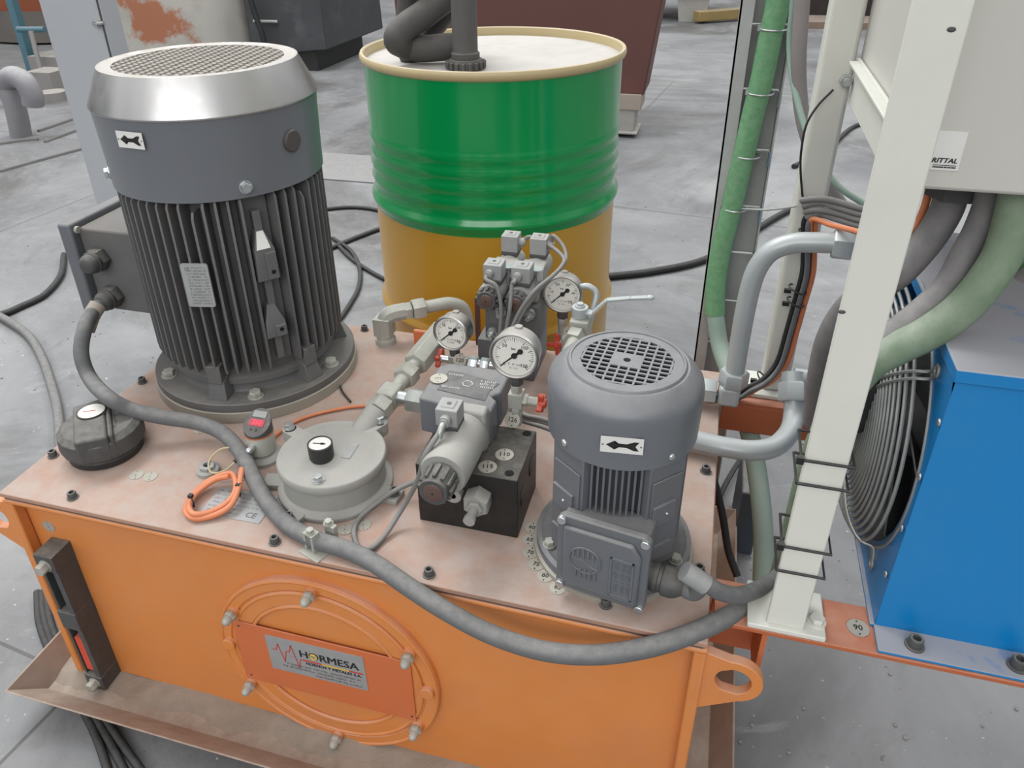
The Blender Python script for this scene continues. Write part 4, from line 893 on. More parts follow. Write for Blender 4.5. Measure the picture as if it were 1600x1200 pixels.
mc2 = M().tube(pts,.0100,16,8).build('motor_cable', cable_g); tag(mc2,'grey cable from small motor gland curving right to white post','cable')
p = P(1082,900,'y',.02); m = M(); m.tube([p+Vector((-.010,0,.006)),p+Vector((.016,0,-.010))],.0118,14,0); m.build('tape_wrap', gplastic, mc2)
# clamp that holds the thick cable on the lid edge
cp = P(490,862,'z',H)
cl = thing('cable_clamp', 'small steel saddle clamp bolted on lid edge under the thick grey cable', 'clamp', cp)
m = M(Matrix.Translation(cp) @ Matrix.Rotation(-.35,4,'Z')); m.box((-.016,-.012,0),(.020,.034,.002)); m.box((-.012,-.004,.002),(-.008,.010,.030)); m.box((-.012,-.004,.028),(.006,.010,.031)); m.box((.002,-.004,.002),(.006,.010,.028)); m.build('saddle', steel_dusty, cl, bev=.0008)
m = M(Matrix.Translation(cp) @ Matrix.Rotation(-.35,4,'Z')); m.box((-.004,.026,.002),(.014,.034,.028)); m.build('rear_saddle', steel_dusty, cl, bev=.0008)
bolt(Matrix.Translation(cp+Vector((-.002,.003,.031))), .0055,.006, steel_dusty, cl, 'clamp_bolt'); bolt(Matrix.Translation(cp+Vector((.012,.027,.028))), .0055,.006, steel_dusty, cl, 'clamp_bolt')

# ================================================================== ORANGE SUPPORT BEAMS
at(.013,.003)
fb = thing('support_beam', 'front orange steel angle beam carrying white post and blue cooler', 'beam', (1.3,.06,H-.006))
m = M(); m.box((1.0045,.030,H-.007),(1.75,.098,H-.0005)); m.box((1.0045,.092,H-.055),(1.75,.098,H-.007)); m.build('angle', beam_m, fb, bev=.001)
m = M(); m.box((1.0045,.100,H-.12),(1.068,.106,H-.056)); m.box((1.0045,.106,H-.12),(1.068,.19,H-.114)); m.box((1.062,.040,H-.11),(1.068,.100,H-.008)); m.build('gusset', orange_dark, fb)
disc(1.166,.062,'90',5,fb,r=.0125)
at(.013,.026)
rbm = thing('support_beam', 'rear orange steel angle beam behind the grey tubes right of tank', 'beam', (1.3,.5,H-.006))
m = M(); m.box((1.0045,.480,H-.007),(1.75,.560,H-.0005)); m.box((1.0045,.480,H-.060),(1.75,.486,H-.007)); m.build('angle', beam_m, rbm, bev=.001)

# ================================================================== WHITE POSTS
at(.0125,.003)
fp = thing('steel_post', 'front white square steel post with foot plate, wrapped by cable ties', 'post', (1.086,.06,H))
m = M(); m.box((1.0625,.036,H+.007),(1.1040,.041,1.75)); m.box((1.0990,.041,H+.007),(1.1040,.084,1.75)); m.v = [Vector((p.x+.003*(p.z-H), p.y, p.z)) for p in m.v]; m.build('post', white_p, fp, bev=.0015)
m = M(); m.box((1.042,.030,H),(1.128,.098,H+.0075)); m.build('foot_plate', white_p, fp, bev=.0015)
bolt(Matrix.Translation((1.119,.052,H+.0075)), .0085,.009, white_p, fp, 'anchor_bolt')
for px_, py_ in ((1247,716),(1238,752),(1214,850),(1205,887)):
    q = P(px_,py_,'y',.036); z_ = q.z; m = M()
    m.tube([(1.0605,.034,z_),(1.1105,.034,z_),(1.1105,.086,z_),(1.0605,.086,z_)],.0017,6,0,closed=False); m.tube([(1.0605,.086,z_),(1.0605,.034,z_)],.0017,6,0)
    if py_ in (716,850): m.box((1.0555,.031,z_-.004),(1.0625,.037,z_+.004))
    t_ = m.build('cable_tie', tie, fp)
for z_, x_ in ((.845,1.066),(1.085,1.095)): m = M(); m.ball((x_,.0362,z_),.0022,10,(1.6,.4,1)); m.build('paint_chip', dplastic, fp)
at(.001,.040)
rp = thing('steel_post', 'rear white steel post with cable bundle tied on, partly behind front post', 'post', (1.09,.52,H))
m = M(); m.box((1.076,.503,H+.007),(1.120,.548,1.75)); m.build('post', white_p, rp, bev=.006)
m = M(); m.box((1.022,.486,H),(1.135,.562,H+.0075)); m.build('foot_plate', white_p, rp, bev=.0015)
m = M(); a1 = P(1340,85,'x',1.124); b1 = P(1322,145,'x',1.124); m.box((1.1205,.086,b1.z),(1.1255,.503,a1.z)); m.box((1.1085,.086,a1.z-.004),(1.1205,.48,a1.z)); br_ = m.build('cross_bar', white_p, rp, bev=.001)
q = P(1322,125,'y',.503); m = M(); m.hexn((1.112,.503,q.z),(1.112,.493,q.z),.009); m.cyl((1.112,.494,q.z),(1.112,.484,q.z),.005,14); m.build('cross_bar_bolt', steel, rp)

# ================================================================== CABINET
at(0,0,.010)
cb = thing('electrical_cabinet', 'pale grey electrical cabinet with white sticker at upper right corner of picture', 'cabinet', (1.4,.3,.936))
m = M(); m.box((1.128,.100,.936),(1.80,.56,1.8)); m.build('enclosure', white_c, cb, bev=.004)
def onfront(px,py): return P(px,py,'y',.0995)
q = [onfront(*p) for p in ((1466,204),(1513,206),(1497,269),(1451,263))]
c0 = sum(q,Vector())/4; w_ = (q[1]-q[0]).length; h_ = ((q[0]-q[3]).length+(q[1]-q[2]).length)/2
TRs = Matrix(((1,0,0,c0.x),(0,0,-1,.0997),(0,1,0,c0.z),(0,0,0,1)))
m = M(TRs); m.prism([(-w_/2,-h_/2),(w_/2,-h_/2),(w_/2,h_/2),(-w_/2,h_/2)],0,.0005); stk = m.build('sticker', paper, cb, label='white sticker with slanted black lettering and two bars')
m = M(TRs); m.boldtext('RITTAL', h_*.175, Matrix.Translation((-.001,-h_*.25,.0008)), h_*.005, shear=.2, sx=1.05); m.box((-w_*.40,-h_*.375,.0006),(w_*.40,-h_*.36,.0009))
for a_,b_ in ((-.40,-.02),(.0,.1),(.12,.22),(.24,.40)): m.box((w_*a_,-h_*.435,.0006),(w_*b_,-h_*.405,.0009))
m.build('lettering', ink, stk)
for px_,r_ in ((1487,.024),(1552,.017),(1597,.024)):
    q = P(px_,306,'y',.20); m = M(); m.lathe([(r_*1.25,.010+.915),(r_*1.25,.936)],28,Matrix.Translation((q.x,.2,0))); m.lathe([(r_*1.05,.900),(r_*1.05,.926)],6,Matrix.Translation((q.x,.2,0))); m.build('cable_gland', dplastic, cb)
cablething('conduit', [P(1487,270,'y',.20),P(1484,312,'y',.20),P(1470,345,'y',.20),P(1440,388,'y',.20),P(1400,430,'y',.20),P(1362,452,'y',.22),P(1325,482,'y',.24),P(1296,530,'y',.26),P(1281,590,'y',.28),P(1274,660,'y',.30)], .0160, dcond, 'dusty dark conduit from left cabinet gland passing behind front post', 'conduit')
cablething('conduit', [P(1552,270,'y',.17),P(1548,312,'y',.17),P(1530,360,'y',.165),P(1508,400,'y',.16),P(1480,450,'y',.155),P(1440,487,'y',.15),P(1405,515,'y',.145),P(1360,550,'y',.14),P(1325,600,'y',.15),P(1308,680,'y',.20)], .0145, dcond, 'dusty dark conduit hanging just above the green conduit beside blue cooler', 'conduit')
cablething('conduit', [P(1600,270,'y',.14),P(1590,320,'y',.14),P(1570,390,'y',.135),P(1540,440,'y',.13),P(1500,485,'y',.13),P(1450,520,'y',.13),P(1400,545,'y',.13),P(1358,570,'y',.13),P(1318,622,'y',.14),P(1285,690,'y',.15),P(1266,745,'y',.16),P(1240,845,'y',.17),P(1216,925,'y',.18)], .0175, gcond, 'large dusty green conduit curving from cabinet to behind the front white post', 'conduit')
cablething('conduit', [P(1650,400,'y',.30),P(1610,440,'y',.30),P(1570,468,'y',.30),P(1540,474,'y',.30),P(1520,462,'y',.31),P(1505,450,'y',.33)], .0170, dcond, 'dusty dark conduit sagging over the cooler top at right edge', 'conduit')
cablething('conduit', [P(1660,370,'y',.32),P(1610,402,'y',.32),P(1570,435,'y',.325),P(1545,458,'y',.33)], .0075, gcable, 'thin green cable above cooler top at the right edge', 'cable')
cablething('cabinet_cable', [P(1455,270,'y',.22),P(1450,305,'y',.22),P(1438,340,'y',.22),P(1420,365,'y',.22),P(1390,378,'y',.26),P(1340,362,'y',.40),P(1300,352,'y',.49),P(1268,343,'y',.52),P(1266,375,'y',.53)], .0040, cable_o, 'orange cable from cabinet underside going left behind front post', 'cable')

# ================================================================== BLUE COOLER
at()
co = thing('oil_cooler', 'bright blue oil air cooler with wire fan guard on its left side', 'cooler', (1.45,.25,H))
zT = .780
m = M(); vs2 = [(1.197,.072,H+.004),(1.75,.072,H+.004),(1.75,.43,H+.004),(1.197,.43,H+.004),(1.197,.072,zT),(1.75,.072,zT),(1.75,.43,zT),(1.197,.43,zT)]
# body with a round opening in the slanted left side
m.add(vs2, [(0,3,2,1),(4,5,6,7),(0,1,5,4),(1,2,6,5),(2,3,7,6)])
def sidept(y,z): return Vector((1.197+(z-H-.004)*0, y, z))
fc = (.255,.612); fr = .163; n_=48
outer=[]; inner=[]
for i in range(n_):
    a = 2*PI*i/n_+PI/4; dy, dz = math.cos(a), math.sin(a)
    ty = ((.43 if dy>0 else .072)-fc[0])/dy if abs(dy)>1e-6 else 1e9; tz = ((zT if dz>0 else H+.004)-fc[1])/dz if abs(dz)>1e-6 else 1e9
    t_ = min(ty,tz); outer.append(sidept(fc[0]+dy*t_, fc[1]+dz*t_)); inner.append(sidept(fc[0]+dy*fr, fc[1]+dz*fr))
m.add(outer+inner, [(i,(i+1)%n_,n_+(i+1)%n_,n_+i) for i in range(n_)])
inn2=[p+Vector((.06,0,0)) for p in inner]; m.add(inner+inn2, [(i,(i+1)%n_,n_+(i+1)%n_,n_+i) for i in range(n_)])
m.build('housing', blue, co)
m = M(); m.box((1.194,.069,zT-.012),(1.76,.433,zT+.003)); m.build('top_cover', blue, co, bev=.0015)
m = M(); m.box((1.196,.035,H),(1.75,.073,H+.004)); m.box((1.192,.072,H),(1.75,.43,H+.004)); m.build('mounting_flange', blue, co, bev=.0008)
for x_ in (1.236,1.339,1.44): cap_screw(x_,.052,H+.004,co,1.25,'mounting_screw')
m = M(); m.add([p+Vector((.059,0,0)) for p in inner],[tuple(range(n_))]); m.build('core', black, co)
fan_ = M()
for i in range(7):
    a = 2*PI*i/7
    T = Matrix.Translation((1.225,fc[0],fc[1])) @ Matrix.Rotation(-PI/2,4,'Y') @ Matrix.Rotation(a,4,'Z')
    q = M(T @ Matrix.Translation((.1,0,0)) @ Matrix.Rotation(.5,4,'X')); q.box((-.055,-.038,-.001),(.052,.038,.001)); base=len(fan_.v); fan_.v += q.v; fan_.f += [tuple(base+w2 for w2 in f) for f in q.f]
fan_.cyl((1.20,fc[0],fc[1]),(1.235,fc[0],fc[1]),.055,28); fan_.build('fan', mat('grey_fan_blades','55585b',.5,dust=.5,dside=.2), co)
m = M(); m.cyl((1.150,fc[0],fc[1]),(1.20,fc[0],fc[1]),.050,32); m.build('fan_motor', dplastic, co, bev=.003)
m = M(); m.prism(rrect(.125,.09,.012),0,.030,Matrix(((0,0,1,1.130),(1,0,0,.235),(0,1,0,.665),(0,0,0,1)))); m.build('fan_terminal_box', black, co, bev=.002)
m = M(); m.prism(rrect(.133,.098,.014),0,.008,Matrix(((0,0,1,1.160),(1,0,0,.235),(0,1,0,.665),(0,0,0,1)))); m.build('terminal_box_base', dplastic, co, bev=.001)
m = M(); nr = 20
for i in range(nr):
    R_i = .050+(.170-.050)*i/(nr-1); u = i/(nr-1); x_ = 1.197 - .040*math.sqrt(max(0,1-u**3.0)) - (0.0 if u<1 else -.0)
    m.ring(R_i,.0021,Matrix(((0,0,1,x_),(1,0,0,fc[0]),(0,1,0,fc[1]),(0,0,0,1))),64,6)
m.build('guard_rings', wirem, co)
for a in (-128,-45,45,134):
    ca, sa = math.cos(math.radians(a)), math.sin(math.radians(a)); m = M()
    for s_ in (-.004,.004):
        pp = []
        for R_i in (.050,.09,.13,.155,.166,.171):
            u = (R_i-.050)/.120 if R_i<.170 else 1; x_ = 1.1945 - .040*math.sqrt(max(0,1-min(u,1)**3)); pp.append((x_, fc[0]+R_i*ca-s_*sa, fc[1]+R_i*sa+s_*ca))
        pp.append((1.1955, fc[0]+.188*ca-s_*sa, fc[1]+.188*sa+s_*ca)); m.tube(pp,.0019,6,4)
    m.ring(.006,.0019,frame((1.1955,fc[0]+.190*ca,fc[1]+.190*sa),(1,0,0)),16,6); m.build('guard_spoke', wirem, co)
    m = M(); m.cyl((1.198,fc[0]+.190*ca,fc[1]+.190*sa),(1.197,fc[0]+.190*ca,fc[1]+.190*sa),.0045,12); m.build('guard_screw', wirem, co)
for px_,py_ in ((1467,660),(1437,745),(1409,825),(1384,897)):
    q = P(px_,py_,'x',1.195); m = M(); m.ball(q,.0042,12,(.5,1,1)); m.build('side_screw', brightnut, co)
q = sidept(.245,.765); m = M(); m.ball(q,.0045,12,(.5,1,1)); m.build('side_screw', brightnut, co)

# ================================================================== TUBES RIGHT OF THE TANK
at(0,.026)
gt = thing('hydraulic_tube', 'tall silver tube rising behind small motor and bending right to a nut', 'tube', P(1148,600,'y',.45))
tp_ = [P(1145,600,'y',.455),P(1158,520,'y',.455),P(1171,455,'y',.455),P(1184,418,'y',.455),P(1206,392,'y',.455),P(1240,380,'y',.455),P(1275,379,'y',.452),P(1306,380,'y',.45)]
m = M(); m.tube(tp_,.0150,20,8); m.build('tube', silver, gt)
e_ = tp_[-1]; m = M(); m.hexn(e_-Vector((.004,0,0)),e_+Vector((.026,-.002,0)),.0235,x=(0,0,1)); m.build('tube_nut', silver, gt)
b_ = tp_[0]; m = M(); m.hexn(b_+Vector((0,0,-.002)),b_+Vector((0,0,.026)),.0235); m.build('lower_nut', silver, gt)
m = M(); m.cbox(b_+Vector((-.004,0,-.018)),(.034,.036,.036)); m.build('elbow_block', silver, gt, bev=.006)
m = M(); m.hexn(b_+Vector((-.024,0,-.018)),b_+Vector((-.050,0,-.018)),.0215,x=(0,0,1)); m.cyl(b_+Vector((-.045,0,-.018)),b_+Vector((-.16,0,-.018)),.014,20); m.build('side_union', silver, gt)
lt = thing('hydraulic_tube', 'low silver U-bent tube crossing the lid edge below the tall tube', 'tube', P(1160,703,'z',H)+Vector((0,0,.01)))
lp = [P(1040,676,'z',.452),P(1095,690,'z',.450),P(1135,699,'z',.450),P(1175,704,'z',.450),P(1210,698,'z',.452),P(1233,676,'z',.458),P(1240,650,'z',.466),P(1240,618,'z',.49)]
m = M(); m.tube(lp,.0155,20,8); m.build('tube', silver, lt)
e_ = lp[-1]; m = M(); dd_ = (lp[-1]-lp[-2]).normalized(); m.hexn(e_-dd_*.01,e_+dd_*.020,.0235); m.cyl(e_+dd_*.018,e_+dd_*.036,.018,20); m.cyl(e_+dd_*.030,e_+dd_*.030+Vector((.06,0,0)),.014,20); m.build('tube_nut', silver, lt)

# cable bundle down the rear post
at(0,.042)
def bun(dx, dz, ma, lab, r=.0040, top=0):
    o_ = Vector((dx,-dz,0)); pts = [P(1345,338,'y',.470)+o_*.5+Vector((0,0,top)),P(1300,333,'y',.480)+o_*.5+Vector((0,0,top)),P(1272,340,'y',.490)+o_,P(1268,378,'y',.494)+o_,P(1266,425,'y',.494)+o_,P(1254,470,'y',.494)+o_,P(1240,520,'y',.494)+o_,P(1226,565,'y',.490)+o_,P(1205,592,'y',.480)+o_,P(1180,606,'y',.472)+o_,P(1150,612,'y',.47)+o_+Vector((0,0,-.01)),P(1090,600,'y',.47)+o_]
    cablething('signal_cable', pts, r, ma, lab, 'cable', None, 10, 6)
bun(.004,.000,cable_o,'orange cable strapped down the rear white post',.0045)
bun(-.004,.002,cable_b,'black cable strapped to rear white post, next to the orange one',.0042)
bun(-.011,.000,cable_b,'black cable strapped to rear white post, farthest left of the bundle',.0042)
bun(-.006,.010,cable_g,'dark grey cable on top of the bundle strapped to rear white post',.0040)
for k in range(4):
    z_ = .004+.0085*k; cablething('signal_cable', [P(1262,322,'y',.488)+Vector((-.004*k,-.004,z_-.02)),P(1280,318,'y',.480)+Vector((0,-.006*((k%2)),z_-.02)),P(1310,326,'y',.470)+Vector((0,0,z_-.02)),P(1345,336,'y',.455)+Vector((0,0,z_-.02)),P(1385,342,'y',.43)+Vector((0,0,z_-.02))], .0045, cable_l, ['lowest','third from top','second from top','topmost'][k]+' of the four grey cables looped around rear white post','cable',None,10)
for px_,py_ in ((1262,365),(1246,452),(1243,472),(1192,592)):
    q = P(px_,py_,'y',.490); m = M(); m.ring(.014,.0013,frame(q,(.35 if py_<550 else 1,0,1)),20,6); m.box((q.x-.020,q.y-.012,q.z-.003),(q.x-.010,q.y-.006,q.z+.003)); m.build('cable_tie', tie, rp)
cablething('loose_wire', [P(1302,140,'y',.49),P(1278,165,'y',.485),P(1260,195,'y',.48),P(1252,235,'y',.48),P(1251,270,'y',.485),P(1255,318,'y',.49)], .0016, cable_b, 'thin dark wire bowing out from rear white post', 'wire', None, 8)

# ================================================================== VERTICAL CABLE TRAY
at(0,0,0)
ct = thing('cable_tray', 'upright galvanised cable tray behind the tank right end', 'cable tray', (1.0,.78,0))
def xz(px,py,y): q = P(px,py,'y',y); return q
xl = xz(1105,430,.75).x; xr = xz(1182,430,.75).x
xl, xr = .966, 1.048
m = M(); m.box((xl,.795,0),(xr,.798,1.75)); m.box((xl-.002,.750,0),(xl+.001,.798,1.75)); m.box((xl-.002,.750,0),(xl+.020,.753,1.75)); m.box((xr-.001,.765,0),(xr+.002,.798,1.75)); m.build('channel', galv, ct)
for py_ in (38,140,233,322,395,472,540):
    q = P(1200 if py_<200 else 1165,py_,'y',.752); z_ = q.z; m = M(); m.tube([(xl+.018,.752,z_),(xr-.006,.752,z_),(xr-.004,.752,z_-.004),(xr-.004,.752,z_-.028)],.0018,6,0); m.build('rung_clip', brightnut, ct)
q1 = [P(1222,-40,'y',.745),P(1214,10,'y',.745),P(1203,60,'y',.745),P(1190,125,'y',.745),P(1174,190,'y',.745),P(1158,260,'y',.745),P(1143,325,'y',.745),P(1128,385,'y',.745),P(1119,440,'y',.74),P(1117,490,'y',.73),P(1126,545,'y',.70),P(1150,610,'y',.62),P(1172,680,'y',.52),P(1186,760,'y',.44),P(1193,840,'y',.38),P(1192,910,'y',.33)]
cablething('green_cable', q1[:10], lambda t: .0185, gcable, 'thick dusty green cable tied along the upright cable tray', 'cable')
cablething('hose', q1[9:], .0165, paleg, 'pale green hose dropping from the cable tray past tank right end', 'hose')
for py_, px_ in ((45,1190),(145,1170),(243,1150),(325,1130)):
    q = P(px_+18,py_,'y',.745); m = M(); m.ring(.021,.0014,frame(q,(0,0,1)),24,6); m.box((q.x-.024,q.y-.006,q.z-.003),(q.x-.018,q.y,q.z+.006)); m.build('wire_tie', brightnut, ct)
cablething('green_cable', [P(1243,-40,'y',.72),P(1239,10,'y',.72),P(1234,70,'y',.72),P(1240,130,'y',.70),P(1262,210,'y',.66),P(1300,280,'y',.62),P(1345,315,'y',.60),P(1400,345,'y',.58),P(1450,390,'y',.58)], .0052, paleg, 'thin pale green cable right of the tray, passing behind both white posts', 'cable')
cablething('hose', [P(1256,-40,'y',.70),P(1252,20,'y',.70),P(1248,90,'y',.70),P(1250,150,'y',.70),P(1258,200,'y',.69),P(1278,260,'y',.68),P(1300,300,'y',.67),P(1330,345,'y',.66)], .0115, mat('grey_pvc','8b8482',.6,dust=.3), 'grey plastic tube running down beside the cable tray', 'tube')
cablething('loose_wire', [P(1155,326,'y',.745),P(1200,328,'y',.62),P(1245,322,'y',.51)], .0018, galv, 'thin straight wire between cable tray and rear white post', 'wire', None, 8, 2)
cablething('hose', [P(1095,712,'y',.36),P(1112,740,'y',.36),P(1128,800,'y',.35),P(1138,860,'y',.33),P(1152,900,'y',.31)], .006, cable_b, 'thin black hose hanging down beside tank right end', 'hose')
cablething('loose_wire', [P(1175,690,'z',.02),P(1140,745,'z',.02),P(1118,790,'z',.02)], .006, cable_b, 'black cable end lying on floor right of tank', 'cable', None, 8)
q = P(1132,840,'z',0); m = M(); m.box((1.085,.60,0),(1.125,.75,.16)); o = m.build('junction_box', mat('dark_blue_grey_box','3f464d',.5,dust=.4), None, bev=.004); tag(o,'small dark blue grey box on floor right of tank','box')

# ================================================================== BACKGROUND
fc_ = thing('floor_cabinet', 'tall pale grey sheet steel cabinet standing left behind big motor', 'cabinet', (-1.6,2.1,0))
m = M(); m.box((-1.642,2.0,0),(-1.362,2.10,1.6)); m.build('body', mat('pale_grey_sheet','a9acb0',.4,var=.03,scale=3,stain=.15,scol='8f9297',dust=.2), fc_, bev=.004)
p1, p2 = P(150,0,'y',1.998), P(178,92,'y',1.998)
m = M(); m.box((p1.x,1.9955,.02),(p1.x+.006,2.0,1.6)); m.build('door_seam', dplastic, fc_)
q = P(152,37,'y',1.99); m = M(); m.cyl((q.x,2.0,q.z),(q.x,1.975,q.z),.012,16); m.cyl((q.x,1.98,q.z),(q.x+.04,1.98,q.z+.005),.006,10); m.build('latch', steel, fc_)
# peeling white vessel
vl, vr = P(150,40,'y',5.0), P(384,40,'y',5.0); vx = (vl.x+vr.x)/2; vrad = (vr.x-vl.x)/2
peel = mat('peeling_white_paint','b9b6ae',.6,var=.08,scale=2.5,stain=.6,scol='8d897e',chip=.95,chcol='a8694a')
m = M(Matrix.Translation((vx,5.0+vrad*.3,0))); m.lathe([(vrad*.96,.0),(vrad,.12),(vrad,1.6)],72); o = m.build('vessel', peel); tag(o,'large round whitish vessel with peeling paint behind big motor','tank')
db = thing('dark_bin', 'dark scratched steel bin standing right of peeling white vessel', 'bin', (-2.6,5.4,0))
m = M(); a_, b_ = P(387,40,'y',5.0).x, P(507,40,'y',5.0).x
m.add([(a_,5.0,.10),(b_,5.0,.17),(b_,6.1,.17),(a_,6.1,.10),(a_,5.0,1.0),(b_-.03,5.0,1.0),(b_-.03,6.1,1.0),(a_,6.1,1.0)],[(0,3,2,1),(4,5,6,7),(0,1,5,4),(1,2,6,5),(2,3,7,6),(3,0,4,7)]); m.build('bin_body', mat('scratched_dark_steel','46474a',.5,metal=.2,var=.2,scale=5,stain=.4,scol='77787a'), db, bev=.01)
m = M(); m.box((a_+.25,5.04,0),(b_-.12,5.9,.15)); m.build('skid', black, db)
m = M(); q = P(405,34,'y',4.97); m.cyl((q.x-.06,4.99,q.z),(q.x+.15,4.99,q.z),.012,12); m.build('rung', steel, db)
cablething('vessel_cable', [P(386,-20,'y',4.9),P(398,20,'y',4.9),P(410,55,'y',4.9),P(418,90,'y',4.9)], .022, cable_b, 'black cable hanging between white vessel and dark bin', 'cable', None, 8)
# rust brown box on legs behind the drum
at(.03,.15,.02)
rb_ = thing('rusty_hopper', 'large rust brown steel box on grey legs, standing behind oil drum', 'hopper', (-.15,3.6,0))
m = M(); m.add([(-.86,3.5,.21),(.53,3.5,.21),(.53,3.8,.21),(-.86,3.8,.21),(-.88,3.47,1.3),(.66,3.47,1.3),(.66,3.8,1.3),(-.88,3.8,1.3)],[(0,3,2,1),(4,5,6,7),(0,1,5,4),(1,2,6,5),(2,3,7,6),(3,0,4,7)]); m.build('box_body', rust, rb_, bev=.008)
m = M(); m.box((.30,3.49,.13),(.52,3.7,.215)); m.build('chipped_foot', rustleg, rb_, bev=.004)
for x_ in (-.70,.40):
    m = M(); m.box((x_-.09,3.50,.0),(x_+.09,3.68,.14)); m.box((x_-.11,3.48,0),(x_+.11,3.70,.012)); m.build('leg', mat('grey_leg','9b9892',.6,dust=.4) if x_<0 else bpy.data.materials['grey_leg'], rb_, bev=.003)
# gooseneck pipe at the far left
at(0,0,0)
gp0 = P(30,212,'z',0)
gs = gp0.y
pts = [P(34,217,'y',gs),P(28,185,'y',gs),P(20,155,'y',gs),P(10,132,'y',gs),P(20,120,'y',gs-.02)+Vector((0,0,.0)),P(38,128,'y',gs-.03),P(50,148,'y',gs-.03),P(52,163,'y',gs-.03)]
goose = mat('dusty_floor_pipe','858488',.6,var=.1,scale=6,dust=.75,dcol='aeacab')
m = M(); m.tube(pts[:4]+pts[4:],.058,20,6); o = m.build('gooseneck_pipe', goose); tag(o,'thick dusty pipe bending over out of the floor at left','pipe')
# workshop trolley far left
tr = thing('trolley', 'grey and teal wheeled trolley frame at top left of picture', 'trolley', (-4.3,4.6,0))
teal = mat('teal_paint','4f7482',.5,var=.1,scale=5,dust=.3); tgrey = mat('trolley_grey','8a8784',.7,var=.1,scale=5,dust=.5)
q0 = P(47,112,'y',4.5)
m = M(); m.box((q0.x-.03,4.5,q0.z),(q0.x+.03,4.56,1.4)); m.build('upright', teal, tr)
m = M(); a_, b_ = P(28,46,'y',4.45), P(70,46,'y',4.45); m.cyl(a_,b_,.022,12); m.build('handle_rail', teal, tr)
m = M(); a_, b_ = P(42,88,'y',4.4), P(98,112,'y',4.4); m.box((a_.x,4.4,b_.z),(b_.x+.05,4.9,a_.z)); m.build('deck', tgrey, tr)
m = M(); a_, b_ = P(48,48,'y',4.35), P(80,138,'y',4.35); m.cyl(a_,(b_.x,4.3,.03),.018,10); m.build('strut', tgrey, tr)
q = P(82,145,'z',.05); m = M(); m.cyl((q.x,q.y,.0),(q.x,q.y,.06),.09,20); m.build('foot', tgrey, tr); q = P(60,118,'z',.12); m = M(); m.box((q.x-.12,q.y,.0),(q.x+.10,q.y+.2,.14)); m.build('caster_bracket', tgrey, tr)
m = M(); a_ = P(20,0,'y',5.6); b_ = P(80,60,'y',5.6); fu = thing('furnace', 'scorched orange round furnace on sooty base at extreme top left', 'furnace', (a_.x-.2,6.9,0)); m.lathe([(1.2,.25),(1.2,2.0)],48,Matrix.Translation((a_.x-.2,6.9,0))); m.build('shell', mat('scorched_orange_steel','8a4a2c',.6,var=.2,scale=2,stain=.5,scol='4d2c20'), fu)
m = M(); m.lathe([(1.22,.02),(1.22,.30)],48,Matrix.Translation((a_.x-.2,6.9,0))); m.build('base', mat('soot_grey','6a6560',.7,var=.2,scale=3), fu)
# far right background pieces
gb = thing('grey_bench', 'grey steel bench on tapered leg far behind the drum, top centre', 'bench', P(1075,30,'z',0))
q = P(1080,34,'z',0); m = M(); m.add([(q.x-.13,q.y,0),(q.x+.13,q.y,0),(q.x+.13,q.y+.25,0),(q.x-.13,q.y+.25,0),(q.x-.17,q.y,.28),(q.x+.17,q.y,.28),(q.x+.17,q.y+.25,.28),(q.x-.17,q.y+.25,.28)],[(0,3,2,1),(4,5,6,7),(0,1,5,4),(1,2,6,5),(2,3,7,6),(3,0,4,7)]); m.build('leg', bpy.data.materials['grey_leg'], gb)
m = M(); m.box((q.x-1.4,q.y-.05,.27),(q.x+.22,q.y+1.2,.34)); m.build('bench_top', bpy.data.materials['grey_leg'], gb)
q = P(1105,26,'z',.05); m = M(Matrix.Translation((q.x+.1,q.y,0)) @ Matrix.Rotation(.6,4,'Z')); m.box((-.25,-.06,.02),(.3,.06,.12)); o = m.build('timber_block', mat('old_timber','8f7b4e',.8,dust=.4), None, bev=.01); tag(o,'short timber block lying on floor near top centre','timber')
q = P(1278,45,'z',0); m = M(); m.box((q.x-.35,q.y,.0),(q.x+.9,q.y+.5,.06)); o = m.build('pallet', mat('old_wood','7c6a5c',.8,dust=.4), None); tag(o,'flat wooden board lying far behind rear white post','board')
m = M(); m.box((q.x-.4,q.y+.6,.0),(q.x+.9,q.y+1.6,.8)); o = m.build('scrap_bin', mat('dark_scrap','2e2624',.8,var=.4,scale=8,stain=.6,scol='6b3a33')); tag(o,'dark red brown scrap bin far behind rear white post','bin')
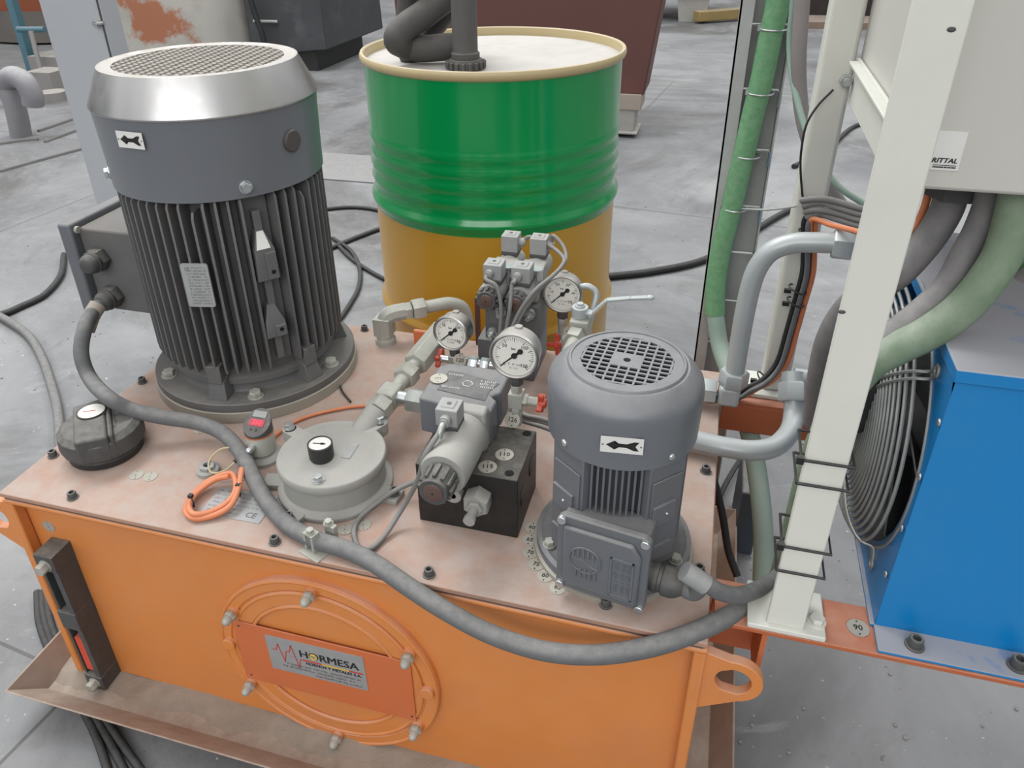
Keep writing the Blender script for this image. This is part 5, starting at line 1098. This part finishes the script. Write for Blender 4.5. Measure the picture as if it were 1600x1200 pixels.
# cables lying on the floor
def fc2(pxs, r, lab, ma=cable_b, z=None): cablething('floor_cable', [P(a,b,'z',(z or r)) for a,b in pxs], r, ma, lab, 'cable', None, 10)
fc2([(100,398),(95,430),(70,460),(35,478),(0,492),(-60,505)],.011,'black cable on floor leaving big motor terminal box to the left')
fc2([(-30,480),(10,500),(45,525),(66,560),(80,600),(90,640),(95,700),(100,780)],.013,'grey cable on floor running down beside tank left end',cable_g)
fc2([(500,328),(540,324),(570,325),(600,330),(640,335)],.008,'thin black cable on floor reaching the drum at hoop height')
fc2([(500,395),(540,378),(570,366),(600,356),(640,350)],.009,'black cable on floor slanting up behind the drum left side')
fc2([(520,372),(548,392),(562,420),(560,450),(545,478),(530,500)],.008,'black cable looping on floor beside big motor right side')
fc2([(530,385),(550,405),(580,425),(610,440),(650,455)],.008,'black cable on floor running down right behind the drum')
fc2([(900,438),(950,432),(1020,424),(1100,406),(1160,372),(1220,335),(1290,300)],.013,'thick black cable on floor from drum to behind the cable tray')
fc2([(1240,260),(1290,235),(1330,200),(1360,190)],.012,'dark hose lying on floor between the white posts')
for k,(lab) in enumerate(('leftmost','middle','rightmost')):
    cablething('floor_cable',[P(58+7*k,925,'z',.0075),P(62+9*k,975,'z',.0075),P(88+10*k,1040,'z',.0075),P(122+11*k,1095,'z',.0075),P(150+16*k,1150,'z',.0075),P(172+28*k,1215,'z',.0075)],.0068,cable_b,lab+' of three black cables on floor under the drip tray corner','cable',None,10)
# small litter and floor plate
pl_ = M(); q = P(540,278,'z',0); pl_.box((q.x-.35,q.y-.05,0),(q.x+.25,q.y+.35,.006)); o = pl_.build('floor_hatch', mat('chequer_plate','7d7f82',.5,metal=.3,var=.2,scale=30,dust=.4)); tag(o,'flat chequered steel plate on floor between big motor and drum','floor plate')
for i,(a,b,c_,d) in enumerate(((0,268,132,232),(0,225,60,218),(60,205,118,185),(70,222,120,204))):
    u, v = P(a,b,'z',.004), P(c_,d,'z',.004); m = M(); m.tube([u,(u+v)/2+Vector((0,.02,0)),v],.010,6,4); o = m.build('trim_%d'%(i+1), mat('joint_edge_%d'%i,'6a6866',.8)); struct(o)
rs = random.Random(3)
dm = mat('grey_debris','8e8a86',.9)
m = M()
for i in range(240):
    if rs.random()<.5: q = P(rs.uniform(0,560),rs.uniform(110,620),'z',0)
    else: q = P(rs.uniform(980,1600),rs.uniform(60,1180),'z',0)
    if -.1<q.x<1.1 and -.1<q.y<.62: continue
    s_ = rs.uniform(.0015,.0042); m.ball((q.x,q.y,s_*.4),s_,6,(1,rs.uniform(.5,1),.6))
o = m.build('grit', dm); tag(o,'grey grit and crumbs scattered over the concrete floor','debris'); o['kind'] = 'stuff'
